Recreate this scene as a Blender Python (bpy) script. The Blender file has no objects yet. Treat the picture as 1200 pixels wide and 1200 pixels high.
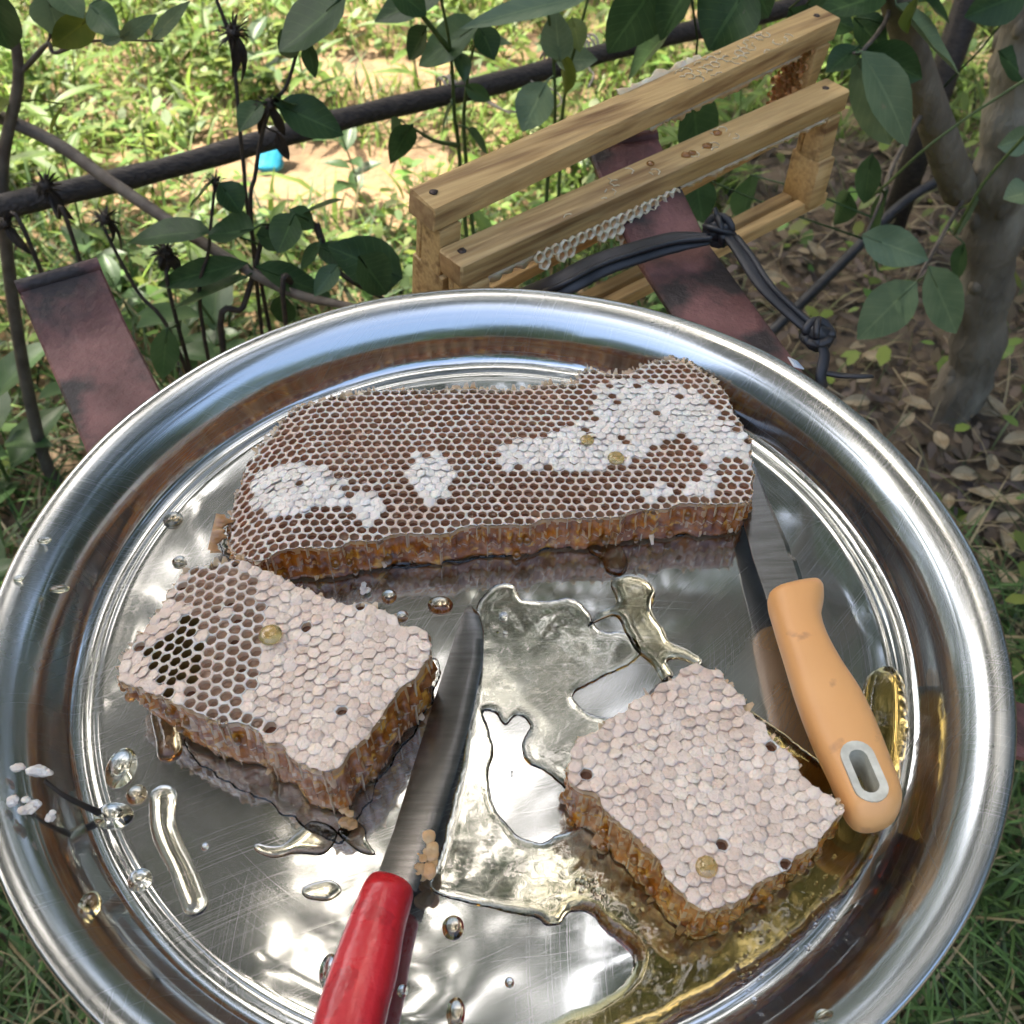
import bpy, math, random
import numpy as np
from mathutils import Vector, noise as mnoise
R = math.radians
rnd = random.Random(7)
nrs = np.random.RandomState(5)
scn = bpy.context.scene
COL = scn.collection

# ------------------------------------------------------------------ camera
ZR = .66                                    # height of the tray's rim above the ground
F_PX, CAM_H, CAM_Y, PITCH, ROLL, CAM_X = 1200., .3158, .2341, .8560, .0211, .0047
CAMP = np.array([CAM_X, -CAM_Y, ZR + CAM_H])
cd = bpy.data.cameras.new('camera')
cam = bpy.data.objects.new('camera', cd)
COL.objects.link(cam)
cd.sensor_width = 36; cd.lens = 36; cd.clip_start = .01; cd.clip_end = 2000
_c, _s = math.cos(PITCH), math.sin(PITCH)
_cr, _sr = math.cos(ROLL), math.sin(ROLL)
_rt, _up = np.array([1., 0, 0]), np.array([0, _s, _c])
_fw = np.array([0, _c, -_s])
RT, UP = _cr*_rt + _sr*_up, -_sr*_rt + _cr*_up
from mathutils import Matrix
cam.matrix_world = Matrix(((RT[0], UP[0], -_fw[0], CAMP[0]), (RT[1], UP[1], -_fw[1], CAMP[1]),
                           (RT[2], UP[2], -_fw[2], CAMP[2]), (0, 0, 0, 1)))
cd.dof.use_dof = True; cd.dof.focus_distance = .42; cd.dof.aperture_fstop = 22
scn.camera = cam


def ray(x, y):
    return _fw + RT*(x-600)/F_PX - UP*(y-600)/F_PX


def P(x, y, z):
    d = ray(x, y); t = (z-CAMP[2])/d[2]
    return CAMP + d*t


def PY(x, y, Y):
    d = ray(x, y); t = (Y-CAMP[1])/d[1]
    return CAMP + d*t


def PD(x, y, dist):
    d = ray(x, y)
    return CAMP + d/np.linalg.norm(d)*dist


# ------------------------------------------------------------------ world, sun, exposure
SUN_EL, SUN_AZ = R(62), R(-45)              # azimuth measured from +Y towards +X
w = bpy.data.worlds.new('World'); scn.world = w; w.use_nodes = True
nt = w.node_tree; nt.nodes.clear()
sky = nt.nodes.new('ShaderNodeTexSky'); sky.sky_type = 'NISHITA'; sky.sun_disc = False
sky.sun_elevation = SUN_EL; sky.sun_rotation = SUN_AZ
sky.dust_density = 4; sky.air_density = .8; sky.ozone_density = .6
bg = nt.nodes.new('ShaderNodeBackground'); bg.inputs[1].default_value = .15
wo = nt.nodes.new('ShaderNodeOutputWorld')
nt.links.new(sky.outputs[0], bg.inputs[0]); nt.links.new(bg.outputs[0], wo.inputs[0])
sd = bpy.data.lights.new('sun', 'SUN'); sd.energy = 2.3; sd.angle = R(.53); sd.color = (1, .95, .86)
so = bpy.data.objects.new('sun', sd); COL.objects.link(so); so.location = (-3, 3, 8)
sdir = Vector((math.sin(SUN_AZ)*math.cos(SUN_EL), math.cos(SUN_AZ)*math.cos(SUN_EL), math.sin(SUN_EL)))
so.rotation_euler = sdir.to_track_quat('Z', 'Y').to_euler()
vs = scn.view_settings
vs.view_transform = 'Standard'; vs.look = 'None'; vs.gamma = 1; vs.use_curve_mapping = False
vs.exposure = 2.4
vs.use_white_balance = True; vs.white_balance_temperature = 6800; vs.white_balance_tint = 6
scn.render.engine = 'CYCLES'
scn.cycles.max_bounces = 14; scn.cycles.transmission_bounces = 10; scn.cycles.glossy_bounces = 8
scn.cycles.sample_clamp_indirect = 6


# ------------------------------------------------------------------ materials
def mat(name, c1, c2=None, scale=40, rough=.5, bump=0, bscale=None, metal=0, sss=0, sssr=(.004, .002, .001),
        trans=0, coat=0, detail=5, stretch=None, ramp=(.35, .65), c3=None, attr=None, translucent=0, spec=.5, rvar=0, c3s=None, c3r=(.55, .62)):
    m = bpy.data.materials.new(name); m.use_nodes = True
    n = m.node_tree; N = n.nodes; L = n.links
    b = N['Principled BSDF']
    b.inputs['Roughness'].default_value = rough; b.inputs['Metallic'].default_value = metal
    b.inputs['Specular IOR Level'].default_value = spec
    b.inputs['Transmission Weight'].default_value = trans
    b.inputs['Coat Weight'].default_value = coat; b.inputs['Coat Roughness'].default_value = .06
    if sss:
        b.inputs['Subsurface Weight'].default_value = sss
        b.inputs['Subsurface Radius'].default_value = sssr; b.inputs['Subsurface Scale'].default_value = 1
    col = None
    tc = N.new('ShaderNodeTexCoord'); vec = tc.outputs['Object']
    if stretch:
        mp = N.new('ShaderNodeMapping'); L.new(vec, mp.inputs[0]); mp.inputs['Scale'].default_value = stretch[:3]
        if len(stretch) > 3:                  # turned first, then stretched: grain along a turned board
            mp.vector_type = 'TEXTURE'; mp.inputs['Rotation'].default_value = (0, 0, stretch[3]); mp.inputs['Scale'].default_value = tuple(1/q_ for q_ in stretch[:3])
        vec = mp.outputs[0]
    def nz(sc, det=detail):
        q = N.new('ShaderNodeTexNoise'); q.inputs['Scale'].default_value = sc; q.inputs['Detail'].default_value = det
        L.new(vec, q.inputs['Vector']); return q.outputs['Fac']
    def rmp(f, a, bb):
        r = N.new('ShaderNodeMapRange'); r.inputs['From Min'].default_value = a; r.inputs['From Max'].default_value = bb
        L.new(f, r.inputs['Value']); return r.outputs['Result']
    def mix(f, a, bb):
        x = N.new('ShaderNodeMix'); x.data_type = 'RGBA'
        L.new(f, x.inputs[0])
        for s, v in ((6, a), (7, bb)):
            if isinstance(v, tuple): x.inputs[s].default_value = (*v, 1)
            else: L.new(v, x.inputs[s])
        return x.outputs[2]
    if c2 is not None:
        f = nz(scale); col = mix(rmp(f, *ramp), c1, c2)
        if c3 is not None:
            col = mix(rmp(nz(c3s or scale*2.7), *c3r), col, c3)
    if attr:
        a = N.new('ShaderNodeAttribute'); a.attribute_name = attr
        if col is None: col = a.outputs['Color']
        else:
            x = N.new('ShaderNodeMix'); x.data_type = 'RGBA'; x.blend_type = 'MULTIPLY'; x.inputs[0].default_value = 1
            L.new(col, x.inputs[6]); L.new(a.outputs['Color'], x.inputs[7]); col = x.outputs[2]
    if col is None: b.inputs['Base Color'].default_value = (*c1, 1)
    else: L.new(col, b.inputs['Base Color'])
    if rvar:
        r = N.new('ShaderNodeMapRange'); r.inputs['To Min'].default_value = max(0.02, rough-rvar); r.inputs['To Max'].default_value = rough+rvar
        L.new(nz((bscale or scale)*.7), r.inputs['Value']); L.new(r.outputs[0], b.inputs['Roughness'])
    if bump:
        bp = N.new('ShaderNodeBump'); bp.inputs['Strength'].default_value = 1; bp.inputs['Distance'].default_value = bump
        L.new(nz(bscale or scale*2), bp.inputs['Height']); L.new(bp.outputs[0], b.inputs['Normal'])
    if translucent:
        tl = N.new('ShaderNodeBsdfTranslucent')
        if col is None: tl.inputs['Color'].default_value = (*c1, 1)
        else: L.new(col, tl.inputs['Color'])
        ms = N.new('ShaderNodeMixShader'); ms.inputs[0].default_value = translucent
        L.new(b.outputs[0], ms.inputs[1]); L.new(tl.outputs[0], ms.inputs[2])
        L.new(ms.outputs[0], N['Material Output'].inputs['Surface'])
    return m


def vary(m, lo, hi):
    """each lid of wax has its own slightly different colour"""
    N, L = m.node_tree.nodes, m.node_tree.links; b = N['Principled BSDF']; src = b.inputs['Base Color'].links[0].from_socket
    oi = N.new('ShaderNodeObjectInfo'); mr = N.new('ShaderNodeMapRange'); L.new(oi.outputs['Random'], mr.inputs['Value'])
    x = N.new('ShaderNodeMix'); x.data_type = 'RGBA'; x.blend_type = 'MULTIPLY'; x.inputs[0].default_value = 1
    rp = N.new('ShaderNodeMix'); rp.data_type = 'RGBA'; rp.inputs[6].default_value = (*lo, 1); rp.inputs[7].default_value = (*hi, 1); L.new(oi.outputs['Random'], rp.inputs[0])
    L.new(src, x.inputs[6]); L.new(rp.outputs[2], x.inputs[7]); L.new(x.outputs[2], b.inputs['Base Color'])
    return m


def steel_mat(name='brushed_steel', rough=.052, base=(.50, .525, .53)):
    m = bpy.data.materials.new(name); m.use_nodes = True
    n = m.node_tree; N = n.nodes; L = n.links; b = N['Principled BSDF']
    b.inputs['Metallic'].default_value = 1; b.inputs['Base Color'].default_value = (*base, 1)
    tc = N.new('ShaderNodeTexCoord')
    hs = []
    def M2(op, a, v=None):
        q = N.new('ShaderNodeMath'); q.operation = op
        L.new(a, q.inputs[0])
        if v is None: pass
        elif isinstance(v, (int, float)): q.inputs[1].default_value = v
        else: L.new(v, q.inputs[1])
        return q.outputs[0]
    # fine arc scratches: rings about a few off-centre points, broken up by a second noise
    for (cx, cy, sc) in ((0, 0, 4200), (.25, -.12, 3300), (-.2, .3, 3800), (.05, -.4, 3000)):
        vm = N.new('ShaderNodeVectorMath'); vm.operation = 'SUBTRACT'; vm.inputs[1].default_value = (cx, cy, 0)
        L.new(tc.outputs['Object'], vm.inputs[0])
        ln = N.new('ShaderNodeVectorMath'); ln.operation = 'LENGTH'; L.new(vm.outputs[0], ln.inputs[0])
        t1 = N.new('ShaderNodeTexNoise'); t1.noise_dimensions = '1D'; t1.inputs['Detail'].default_value = 2
        L.new(M2('MULTIPLY', ln.outputs['Value'], sc), t1.inputs['W']); t1.inputs['Scale'].default_value = 1
        br = N.new('ShaderNodeTexNoise'); br.inputs['Scale'].default_value = 9+cx*8; br.inputs['Detail'].default_value = 3
        L.new(vm.outputs[0], br.inputs['Vector'])
        thr = N.new('ShaderNodeMapRange'); thr.inputs['From Min'].default_value = .66; thr.inputs['From Max'].default_value = .78
        L.new(t1.outputs['Fac'], thr.inputs['Value'])
        br2 = N.new('ShaderNodeMapRange'); br2.inputs['From Min'].default_value = .46; br2.inputs['From Max'].default_value = .62
        L.new(br.outputs['Fac'], br2.inputs['Value'])
        hs.append(M2('MULTIPLY', thr.outputs[0], br2.outputs[0]))
    acc = hs[0]
    for h in hs[1:]: acc = M2('ADD', acc, h)
    sm = N.new('ShaderNodeTexNoise'); sm.inputs['Scale'].default_value = 14; sm.inputs['Detail'].default_value = 6
    L.new(tc.outputs['Object'], sm.inputs['Vector'])
    sr = N.new('ShaderNodeMapRange'); sr.inputs['From Min'].default_value = .35; sr.inputs['From Max'].default_value = .75
    sr.inputs['To Min'].default_value = rough*.75; sr.inputs['To Max'].default_value = rough*2.3
    L.new(sm.outputs['Fac'], sr.inputs['Value'])
    ln0 = N.new('ShaderNodeVectorMath'); ln0.operation = 'LENGTH'; L.new(tc.outputs['Object'], ln0.inputs[0])
    rr_ = N.new('ShaderNodeMapRange'); rr_.inputs['From Min'].default_value = .166; rr_.inputs['From Max'].default_value = .174; rr_.inputs['To Max'].default_value = .085   # the rim is worn duller than the floor
    L.new(ln0.outputs['Value'], rr_.inputs['Value'])
    L.new(M2('ADD', M2('ADD', M2('MULTIPLY', acc, .06), sr.outputs[0]), rr_.outputs[0]), b.inputs['Roughness'])
    bp = N.new('ShaderNodeBump'); bp.inputs['Distance'].default_value = .00004; bp.inputs['Strength'].default_value = .5
    wv = N.new('ShaderNodeTexNoise'); wv.inputs['Scale'].default_value = 9; wv.inputs['Detail'].default_value = 2
    L.new(tc.outputs['Object'], wv.inputs['Vector'])
    L.new(M2('ADD', M2('MULTIPLY', wv.outputs['Fac'], 14.), M2('MULTIPLY', acc, .08)), bp.inputs['Height'])
    L.new(bp.outputs[0], b.inputs['Normal'])
    g2 = N.new('ShaderNodeBsdfAnisotropic'); g2.inputs['Color'].default_value = (*[q*1.08 for q in base], 1); g2.inputs['Roughness'].default_value = .38
    L.new(bp.outputs[0], g2.inputs['Normal'])
    fm = N.new('ShaderNodeMapRange'); fm.inputs['From Min'].default_value = .3; fm.inputs['From Max'].default_value = .75; fm.inputs['To Min'].default_value = .13; fm.inputs['To Max'].default_value = .27
    L.new(sm.outputs['Fac'], fm.inputs['Value'])
    ms = N.new('ShaderNodeMixShader'); L.new(M2('ADD', fm.outputs[0], M2('MULTIPLY', acc, .16)), ms.inputs[0]); L.new(b.outputs[0], ms.inputs[1]); L.new(g2.outputs[0], ms.inputs[2])
    L.new(ms.outputs[0], N['Material Output'].inputs['Surface'])
    return m


def honey_mat(name, absorb, dens):
    m = bpy.data.materials.new(name); m.use_nodes = True
    n = m.node_tree; N = n.nodes; L = n.links; b = N['Principled BSDF']
    b.inputs['Base Color'].default_value = (1, 1, .985, 1); b.inputs['Roughness'].default_value = .015
    b.inputs['Transmission Weight'].default_value = 1; b.inputs['IOR'].default_value = 1.49
    v = N.new('ShaderNodeVolumeAbsorption'); v.inputs['Color'].default_value = (*absorb, 1); v.inputs['Density'].default_value = dens
    L.new(v.outputs[0], N['Material Output'].inputs['Volume'])
    tc = N.new('ShaderNodeTexCoord'); q = N.new('ShaderNodeTexNoise'); q.inputs['Scale'].default_value = 75; q.inputs['Detail'].default_value = 2
    L.new(tc.outputs['Object'], q.inputs['Vector'])
    bp = N.new('ShaderNodeBump'); bp.inputs['Distance'].default_value = .0004; bp.inputs['Strength'].default_value = .35
    L.new(q.outputs['Fac'], bp.inputs['Height']); L.new(bp.outputs[0], b.inputs['Normal'])
    return m


MT = {}
MT['steel'] = steel_mat()
MT['blade'] = mat('knife_steel', (.17, .165, .16), (.24, .235, .23), 60, .2, .00002, 500, metal=1, stretch=(1, 9, 1), rvar=.08)
MT['wax'] = mat('pale_wax', (.76, .66, .56), (.62, .47, .37), 110, .42, .0004, 900, sss=.35, ramp=(.4, .7))
MT['wax_rim'] = mat('cell_rim_wax', (.76, .66, .56), (.64, .48, .37), 40, .4, .0003, 900, sss=.4, ramp=(.38, .68))
MT['wax_wall'] = mat('cell_wall_wax', (.46, .28, .16), (.30, .15, .075), 60, .28, .0003, 700, sss=.3)
MT['wall_tan'] = mat('tan_wall_wax', (.60, .43, .29), (.50, .34, .21), 60, .35, .0003, 700, sss=.3)
MT['cap'] = mat('capping_wax', (.88, .70, .55), (.75, .56, .43), 45, .36, .0007, 700, sss=.3, ramp=(.35, .75))
MT['cap_white'] = mat('white_capping_wax', (.88, .80, .70), (.83, .72, .61), 90, .34, .0006, 800, sss=.3)
vary(MT['cap'], (.84, .80, .78), (1.03, 1.03, 1.03)); vary(MT['cap_white'], (.90, .88, .86), (1.03, 1.03, 1.03))
MT['cellhoney'] = mat('cell_honey', (.13, .04, .016), (.24, .095, .04), 60, .06, .0005, 500, coat=.6, ramp=(.3, .7))
MT['celldark'] = mat('empty_cell_floor', (.13, .075, .022), (.20, .12, .035), 80, .3)
MT['celltan'] = mat('tan_cell_floor', (.47, .29, .18), (.36, .20, .11), 60, .15, .0004, 500, coat=.5)
MT['amber'] = mat('amber_honeyed_wax', (.52, .165, .015), (.20, .048, .006), 130, .2, .0006, 420, spec=.35, sss=.05, sssr=(.006, .002, .0007), coat=.15, c3=(.78, .38, .05), c3s=150, c3r=(.56, .68), ramp=(.35, .65))
MT['midrib'] = mat('midrib_wax', (.62, .37, .17), (.44, .21, .07), 120, .3, .0004, 600, sss=.4, coat=.4)
MT['wax_old'] = mat('old_comb_wax', (.80, .70, .50), (.66, .52, .32), 120, .4, .0004, 600, sss=.3)
MT['wax_torn'] = mat('torn_wax', (.66, .47, .30), (.44, .24, .11), 140, .3, .0004, 600, sss=.4, coat=.4)
MT['drip'] = mat('honey_drip', (.55, .26, .05), None, rough=.04, trans=.75, coat=.5)
MT['honey'] = honey_mat('clear_honey', (.88, .68, .04), 120)
MT['bead'] = mat('honey_bead', (.90, .70, .30), None, rough=.04, trans=.8, coat=.5)
MT['honeydrop'] = honey_mat('clear_honey_drop', (.86, .66, .10), 38)
MT['honeydark'] = honey_mat('amber_honey', (.82, .55, .06), 120)
MT['wood'] = mat('pine_wood', (.60, .40, .17), (.47, .29, .11), 30, .55, .0004, 90, stretch=(.8, 12, 12, R(38)), c3=(.20, .10, .035), c3s=11, c3r=(.50, .70))
MT['woodend'] = mat('wood_end_grain', (.42, .26, .11), (.27, .15, .06), 160, .7, .0006, 300)
MT['iron'] = mat('red_oxide_paint', (.21, .092, .08), (.10, .04, .034), 30, .6, .0014, 200, c3=(.03, .022, .02), c3s=27, c3r=(.48, .62), rvar=.12, detail=9)
MT['nail'] = mat('rusty_nail', (.10, .08, .07), (.05, .03, .025), 300, .45, metal=.6)
MT['red'] = mat('red_plastic', (.64, .024, .03), (.52, .016, .024), 45, .3, .0011, 130, detail=3, coat=.25, rvar=.14, c3=(.46, .014, .02), c3s=110, c3r=(.58, .62))
MT['orange'] = mat('orange_plastic', (.80, .41, .15), (.76, .37, .13), 25, .42, .00006, 700, c3=(.42, .2, .09), c3s=70, c3r=(.64, .76))
MT['grey'] = mat('cream_insert', (.70, .67, .55), (.52, .49, .39), 200, .5, .0002, 500)
MT['rubber'] = mat('black_rubber', (.012, .013, .015), (.03, .03, .033), 60, .5, .0003, 120, rvar=.1)
MT['pole'] = mat('blackened_pole', (.018, .013, .010), (.05, .038, .03), 60, .55, .002, 90, stretch=(1, 5, 5))
MT['twine'] = mat('old_twine', (.48, .42, .35), (.32, .27, .21), 500, .8, .0004, 900)
MT['bark'] = mat('tree_bark', (.22, .185, .135), (.12, .10, .072), 22, .85, .010, 60, stretch=(1, 1, .35), c3=(.28, .25, .19), c3s=16, c3r=(.55, .65))
MT['twig'] = mat('grey_twig', (.15, .125, .095), (.085, .065, .05), 60, .75, .0015, 120)
MT['stalk'] = mat('dry_stalk', (.022, .016, .013), (.05, .035, .02), 150, .7, .0005, 300)
MT['stemg'] = mat('green_stem', (.06, .10, .025), (.09, .13, .04), 80, .5)
MT['leafd'] = mat('dark_leaf', (.030, .066, .022), (.052, .10, .034), 45, .45, spec=.3, bump=.0006, bscale=90, translucent=.28, c3=(.16, .15, .10), c3s=130, c3r=(.70, .76))
MT['leafg'] = mat('green_leaf', (.05, .105, .035), (.075, .135, .05), 45, .42, .0006, 90, translucent=.3)
MT['leafp'] = mat('grey_green_leaf', (.18, .25, .13), (.12, .185, .095), 35, .5, .0006, 80, translucent=.2, c3=(.30, .24, .15), c3s=26, c3r=(.68, .74))
MT['leafy'] = mat('yellow_green_leaf', (.20, .24, .04), (.12, .17, .03), 40, .45, .0006, 80, translucent=.35)
MT['weed'] = mat('weed_leaf', (.16, .25, .05), (.11, .19, .04), 30, .5, translucent=.35)
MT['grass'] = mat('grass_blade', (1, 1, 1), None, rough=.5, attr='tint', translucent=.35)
MT['litter'] = mat('leaf_litter', (1, 1, 1), None, rough=.75, attr='tint', translucent=.1)
MT['dead'] = mat('dead_leaf', (.34, .29, .19), (.24, .18, .10), 60, .7, .001, 120, translucent=.1)
MT['crown'] = mat('crown_leaf', (.035, .07, .022), (.055, .10, .03), 3, .4, translucent=.25)
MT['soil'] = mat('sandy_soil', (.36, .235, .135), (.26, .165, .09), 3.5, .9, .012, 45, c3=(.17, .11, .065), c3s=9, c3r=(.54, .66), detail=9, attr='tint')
MT['blue'] = mat('blue_plastic', (.03, .33, .50), (.05, .42, .60), 60, .35, .002, 90)
MT['white'] = mat('white_plastic', (.7, .72, .74), (.6, .64, .68), 60, .4, .001, 90)
MT['labelblue'] = mat('label_print', (.08, .25, .42), None, rough=.4)


def veins(m, amt=1.6, n=9):
    """midrib and side veins, from the leaf's own length/width coordinates"""
    N, L = m.node_tree.nodes, m.node_tree.links; b = N['Principled BSDF']; src = b.inputs['Base Color'].links[0].from_socket
    at = N.new('ShaderNodeAttribute'); at.attribute_name = 'luv'; sp = N.new('ShaderNodeSeparateColor'); L.new(at.outputs['Color'], sp.inputs[0])
    def mt(op, a, b_=None):
        q = N.new('ShaderNodeMath'); q.operation = op
        for i, v in enumerate((a, b_)):
            if v is None: continue
            if isinstance(v, (int, float)): q.inputs[i].default_value = v
            else: L.new(v, q.inputs[i])
        return q.outputs[0]
    av = mt('ABSOLUTE', mt('SUBTRACT', sp.outputs[1], .5))
    mid = mt('LESS_THAN', av, .028)
    ph = mt('FRACT', mt('MULTIPLY', mt('SUBTRACT', sp.outputs[0], mt('MULTIPLY', av, .42)), n))
    sv = mt('MULTIPLY', mt('LESS_THAN', ph, .10), .55)
    v = mt('MULTIPLY', mt('MAXIMUM', mid, sv), sp.outputs[2])
    x = N.new('ShaderNodeMix'); x.data_type = 'RGBA'; x.blend_type = 'MULTIPLY'; L.new(v, x.inputs[0]); L.new(src, x.inputs[6]); x.inputs[7].default_value = (amt*1.15, amt*1.05, amt, 1)
    L.new(x.outputs[2], b.inputs['Base Color'])
    bp = N.new('ShaderNodeBump'); bp.inputs['Distance'].default_value = .0009; bp.inputs['Strength'].default_value = .8; L.new(v, bp.inputs['Height'])
    if b.inputs['Normal'].links: L.new(b.inputs['Normal'].links[0].from_socket, bp.inputs['Normal'])
    L.new(bp.outputs[0], b.inputs['Normal'])


for k_ in ('leafd', 'leafg', 'leafp', 'leafy', 'weed', 'dead'): veins(MT[k_], 1.7 if k_ == 'leafd' else 1.35)


# ------------------------------------------------------------------ mesh helpers
class MB:
    def __init__(s): s.v = []; s.f = []; s.m = []; s.luv = {}
    def add(s, vs, fs, mi=0):
        o = len(s.v); s.v += [tuple(map(float, p)) for p in vs]
        s.f += [tuple(i+o for i in f) for f in fs]; s.m += [mi]*len(fs)
    def tube(s, pts, rad, n=8, mi=0, flat=1., cap=True, nrm=None):
        pts = [np.array(p, float) for p in pts]
        if not hasattr(rad, '__len__'): rad = [rad]*len(pts)
        up = np.array(nrm if nrm is not None else (0.13, .21, .97)); vs = []
        for i, p in enumerate(pts):
            t = pts[min(i+1, len(pts)-1)]-pts[max(i-1, 0)]; t /= np.linalg.norm(t)+1e-12
            if nrm is None or i == 0:
                u = up-t*(up@t)
                if np.linalg.norm(u) < 1e-3: u = np.array([1., 0, 0])-t*t[0]
            else: u = up-t*(up@t)
            u /= np.linalg.norm(u)+1e-12; up = u
            q = np.cross(t, u)
            for k in range(n):
                a = 2*math.pi*k/n
                vs.append(p+rad[i]*(q*math.cos(a)+u*math.sin(a)*flat))
        fs = [(i*n+k, i*n+(k+1) % n, (i+1)*n+(k+1) % n, (i+1)*n+k) for i in range(len(pts)-1) for k in range(n)]
        if cap: fs += [tuple(range(n))[::-1], tuple((len(pts)-1)*n+k for k in range(n))]
        s.add(vs, fs, mi)
    def box(s, a, ux, uy, uz, bev=.0012, mi=0, mend=None, jit=0):
        """bevelled box: corner a, edge vectors ux, uy, uz"""
        a, ux, uy, uz = (np.array(q, float) for q in (a, ux, uy, uz))
        L = [np.linalg.norm(q) for q in (ux, uy, uz)]; E = [q/l for q, l in zip((ux, uy, uz), L)]
        bm_v = {}; vs = []
        for ix in (0, 1):
            for iy in (0, 1):
                for iz in (0, 1):
                    c = a+ux*ix+uy*iy+uz*iz
                    sg = [E[0]*(1-2*ix), E[1]*(1-2*iy), E[2]*(1-2*iz)]
                    for k in range(3):
                        p = c+sum(sg[j]*bev for j in range(3) if j != k)
                        if jit: p = p+np.array([rnd.uniform(-jit, jit) for _ in range(3)])
                        bm_v[(ix, iy, iz, k)] = len(vs); vs.append(p)
        g = lambda i, j, l, k: bm_v[(i, j, l, k)]
        fs = []; 
        quads = []
        for sgn in (0, 1):
            quads.append(((g(sgn, 0, 0, 0), g(sgn, 1, 0, 0), g(sgn, 1, 1, 0), g(sgn, 0, 1, 0)), mend if mend is not None else mi))
            quads.append(((g(0, sgn, 0, 1), g(1, sgn, 0, 1), g(1, sgn, 1, 1), g(0, sgn, 1, 1)), mi))
            quads.append(((g(0, 0, sgn, 2), g(1, 0, sgn, 2), g(1, 1, sgn, 2), g(0, 1, sgn, 2)), mi))
        for i in (0, 1):
            for j in (0, 1):
                quads.append(((g(i, j, 0, 0), g(i, j, 1, 0), g(i, j, 1, 1), g(i, j, 0, 1)), mi))
                quads.append(((g(i, 0, j, 0), g(i, 1, j, 0), g(i, 1, j, 2), g(i, 0, j, 2)), mi))
                quads.append(((g(0, i, j, 1), g(1, i, j, 1), g(1, i, j, 2), g(0, i, j, 2)), mi))
        for i in (0, 1):
            for j in (0, 1):
                for l in (0, 1): quads.append(((g(i, j, l, 0), g(i, j, l, 1), g(i, j, l, 2)), mi))
        for q, m_ in quads: s.add([], [], 0); fs.append((q, m_))
        o = len(s.v); s.v += [tuple(map(float, p)) for p in vs]
        for q, m_ in fs: s.f.append(tuple(i+o for i in q)); s.m.append(m_)
        s.recalc = True
    def sphere(s, c, r, sc=(1, 1, 1), n=12, k=8, mi=0, noise=0, half=False):
        c = np.array(c, float); vs = []
        k0 = k//2 if half else k
        for j in range(k0+1):
            th = math.pi*j/k
            for i in range(n):
                ph = 2*math.pi*i/n
                d = np.array([math.sin(th)*math.cos(ph), math.sin(th)*math.sin(ph), math.cos(th)])
                q = 1+noise*mnoise.noise(Vector(d*1.7+c*40)) if noise else 1
                vs.append(c+r*q*d*np.array(sc))
        fs = [(j*n+i, (j+1)*n+i, (j+1)*n+(i+1) % n, j*n+(i+1) % n) for j in range(k0) for i in range(n)]
        if half: fs.append(tuple(k0*n+i for i in range(n))[::-1])
        s.add(vs, fs, mi)
    def build(s, name, mats, parent=None, org=None, smooth=True, angle=None, recalc=False, attr=None):
        me = bpy.data.meshes.new(name)
        base = np.zeros(3)
        if parent is not None: base = root_loc(parent)
        elif org is not None: base = np.array(org, float)
        vv = np.array(s.v)-base
        me.from_pydata([tuple(p) for p in vv], [], s.f)
        if not isinstance(mats, (list, tuple)): mats = [mats]
        for m_ in mats: me.materials.append(m_)
        if len(mats) > 1: me.polygons.foreach_set('material_index', s.m)
        if recalc or getattr(s, 'recalc', False):
            import bmesh
            b = bmesh.new(); b.from_mesh(me); bmesh.ops.recalc_face_normals(b, faces=b.faces); b.to_mesh(me); b.free()
        if smooth:
            me.polygons.foreach_set('use_smooth', [True]*len(me.polygons))
            if angle: me.set_sharp_from_angle(angle=R(angle))
        if s.luv:
            a_ = me.color_attributes.new('luv', 'FLOAT_COLOR', 'POINT'); c_ = np.zeros((len(s.v), 4), np.float32)
            for k_, q_ in s.luv.items(): c_[k_, :3] = q_
            a_.data.foreach_set('color', c_.ravel())
        me.update()
        o = bpy.data.objects.new(name, me); COL.objects.link(o)
        if parent is not None: o.parent = parent
        elif org is not None: o.location = tuple(base)
        return o


def root_loc(o):
    while o.parent is not None: o = o.parent
    return np.array(o.location)


def tag(o, label=None, cat=None, group=None, kind=None):
    if label: o['label'] = label
    if cat: o['category'] = cat
    if group: o['group'] = group
    if kind: o['kind'] = kind
    return o


def thing(name, label, cat, loc, group=None):
    o = bpy.data.objects.new(name, None); COL.objects.link(o); o.location = tuple(map(float, loc)); o.empty_display_size = .02
    return tag(o, label, cat, group)


def copy_tree(o, loc, rz=0, sc=1):
    c = o.copy(); COL.objects.link(c); c.location = loc; c.rotation_euler = (0, 0, rz); c.scale = (sc, sc, sc)
    for ch in list(o.children):
        d = ch.copy(); COL.objects.link(d); d.parent = c
    return c


def mesh_np(name, V, Fq, mats, tint=None, parent=None, smooth=False):
    me = bpy.data.meshes.new(name); V = np.asarray(V, np.float32); Fq = np.asarray(Fq, np.int32)
    if parent is not None: V = V-root_loc(parent).astype(np.float32)
    k = Fq.shape[1]
    me.vertices.add(len(V)); me.vertices.foreach_set('co', V.ravel())
    me.loops.add(Fq.size); me.loops.foreach_set('vertex_index', Fq.ravel())
    me.polygons.add(len(Fq)); me.polygons.foreach_set('loop_start', np.arange(0, Fq.size, k, dtype=np.int32))
    if smooth: me.polygons.foreach_set('use_smooth', np.ones(len(Fq), bool))
    me.update(calc_edges=True)
    if tint is not None:
        a = me.color_attributes.new('tint', 'FLOAT_COLOR', 'POINT')
        c = np.ones((len(V), 4), np.float32); c[:, :3] = tint; a.data.foreach_set('color', c.ravel())
    for m_ in (mats if isinstance(mats, (list, tuple)) else [mats]): me.materials.append(m_)
    o = bpy.data.objects.new(name, me); COL.objects.link(o)
    if parent is not None: o.parent = parent
    return o


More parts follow.
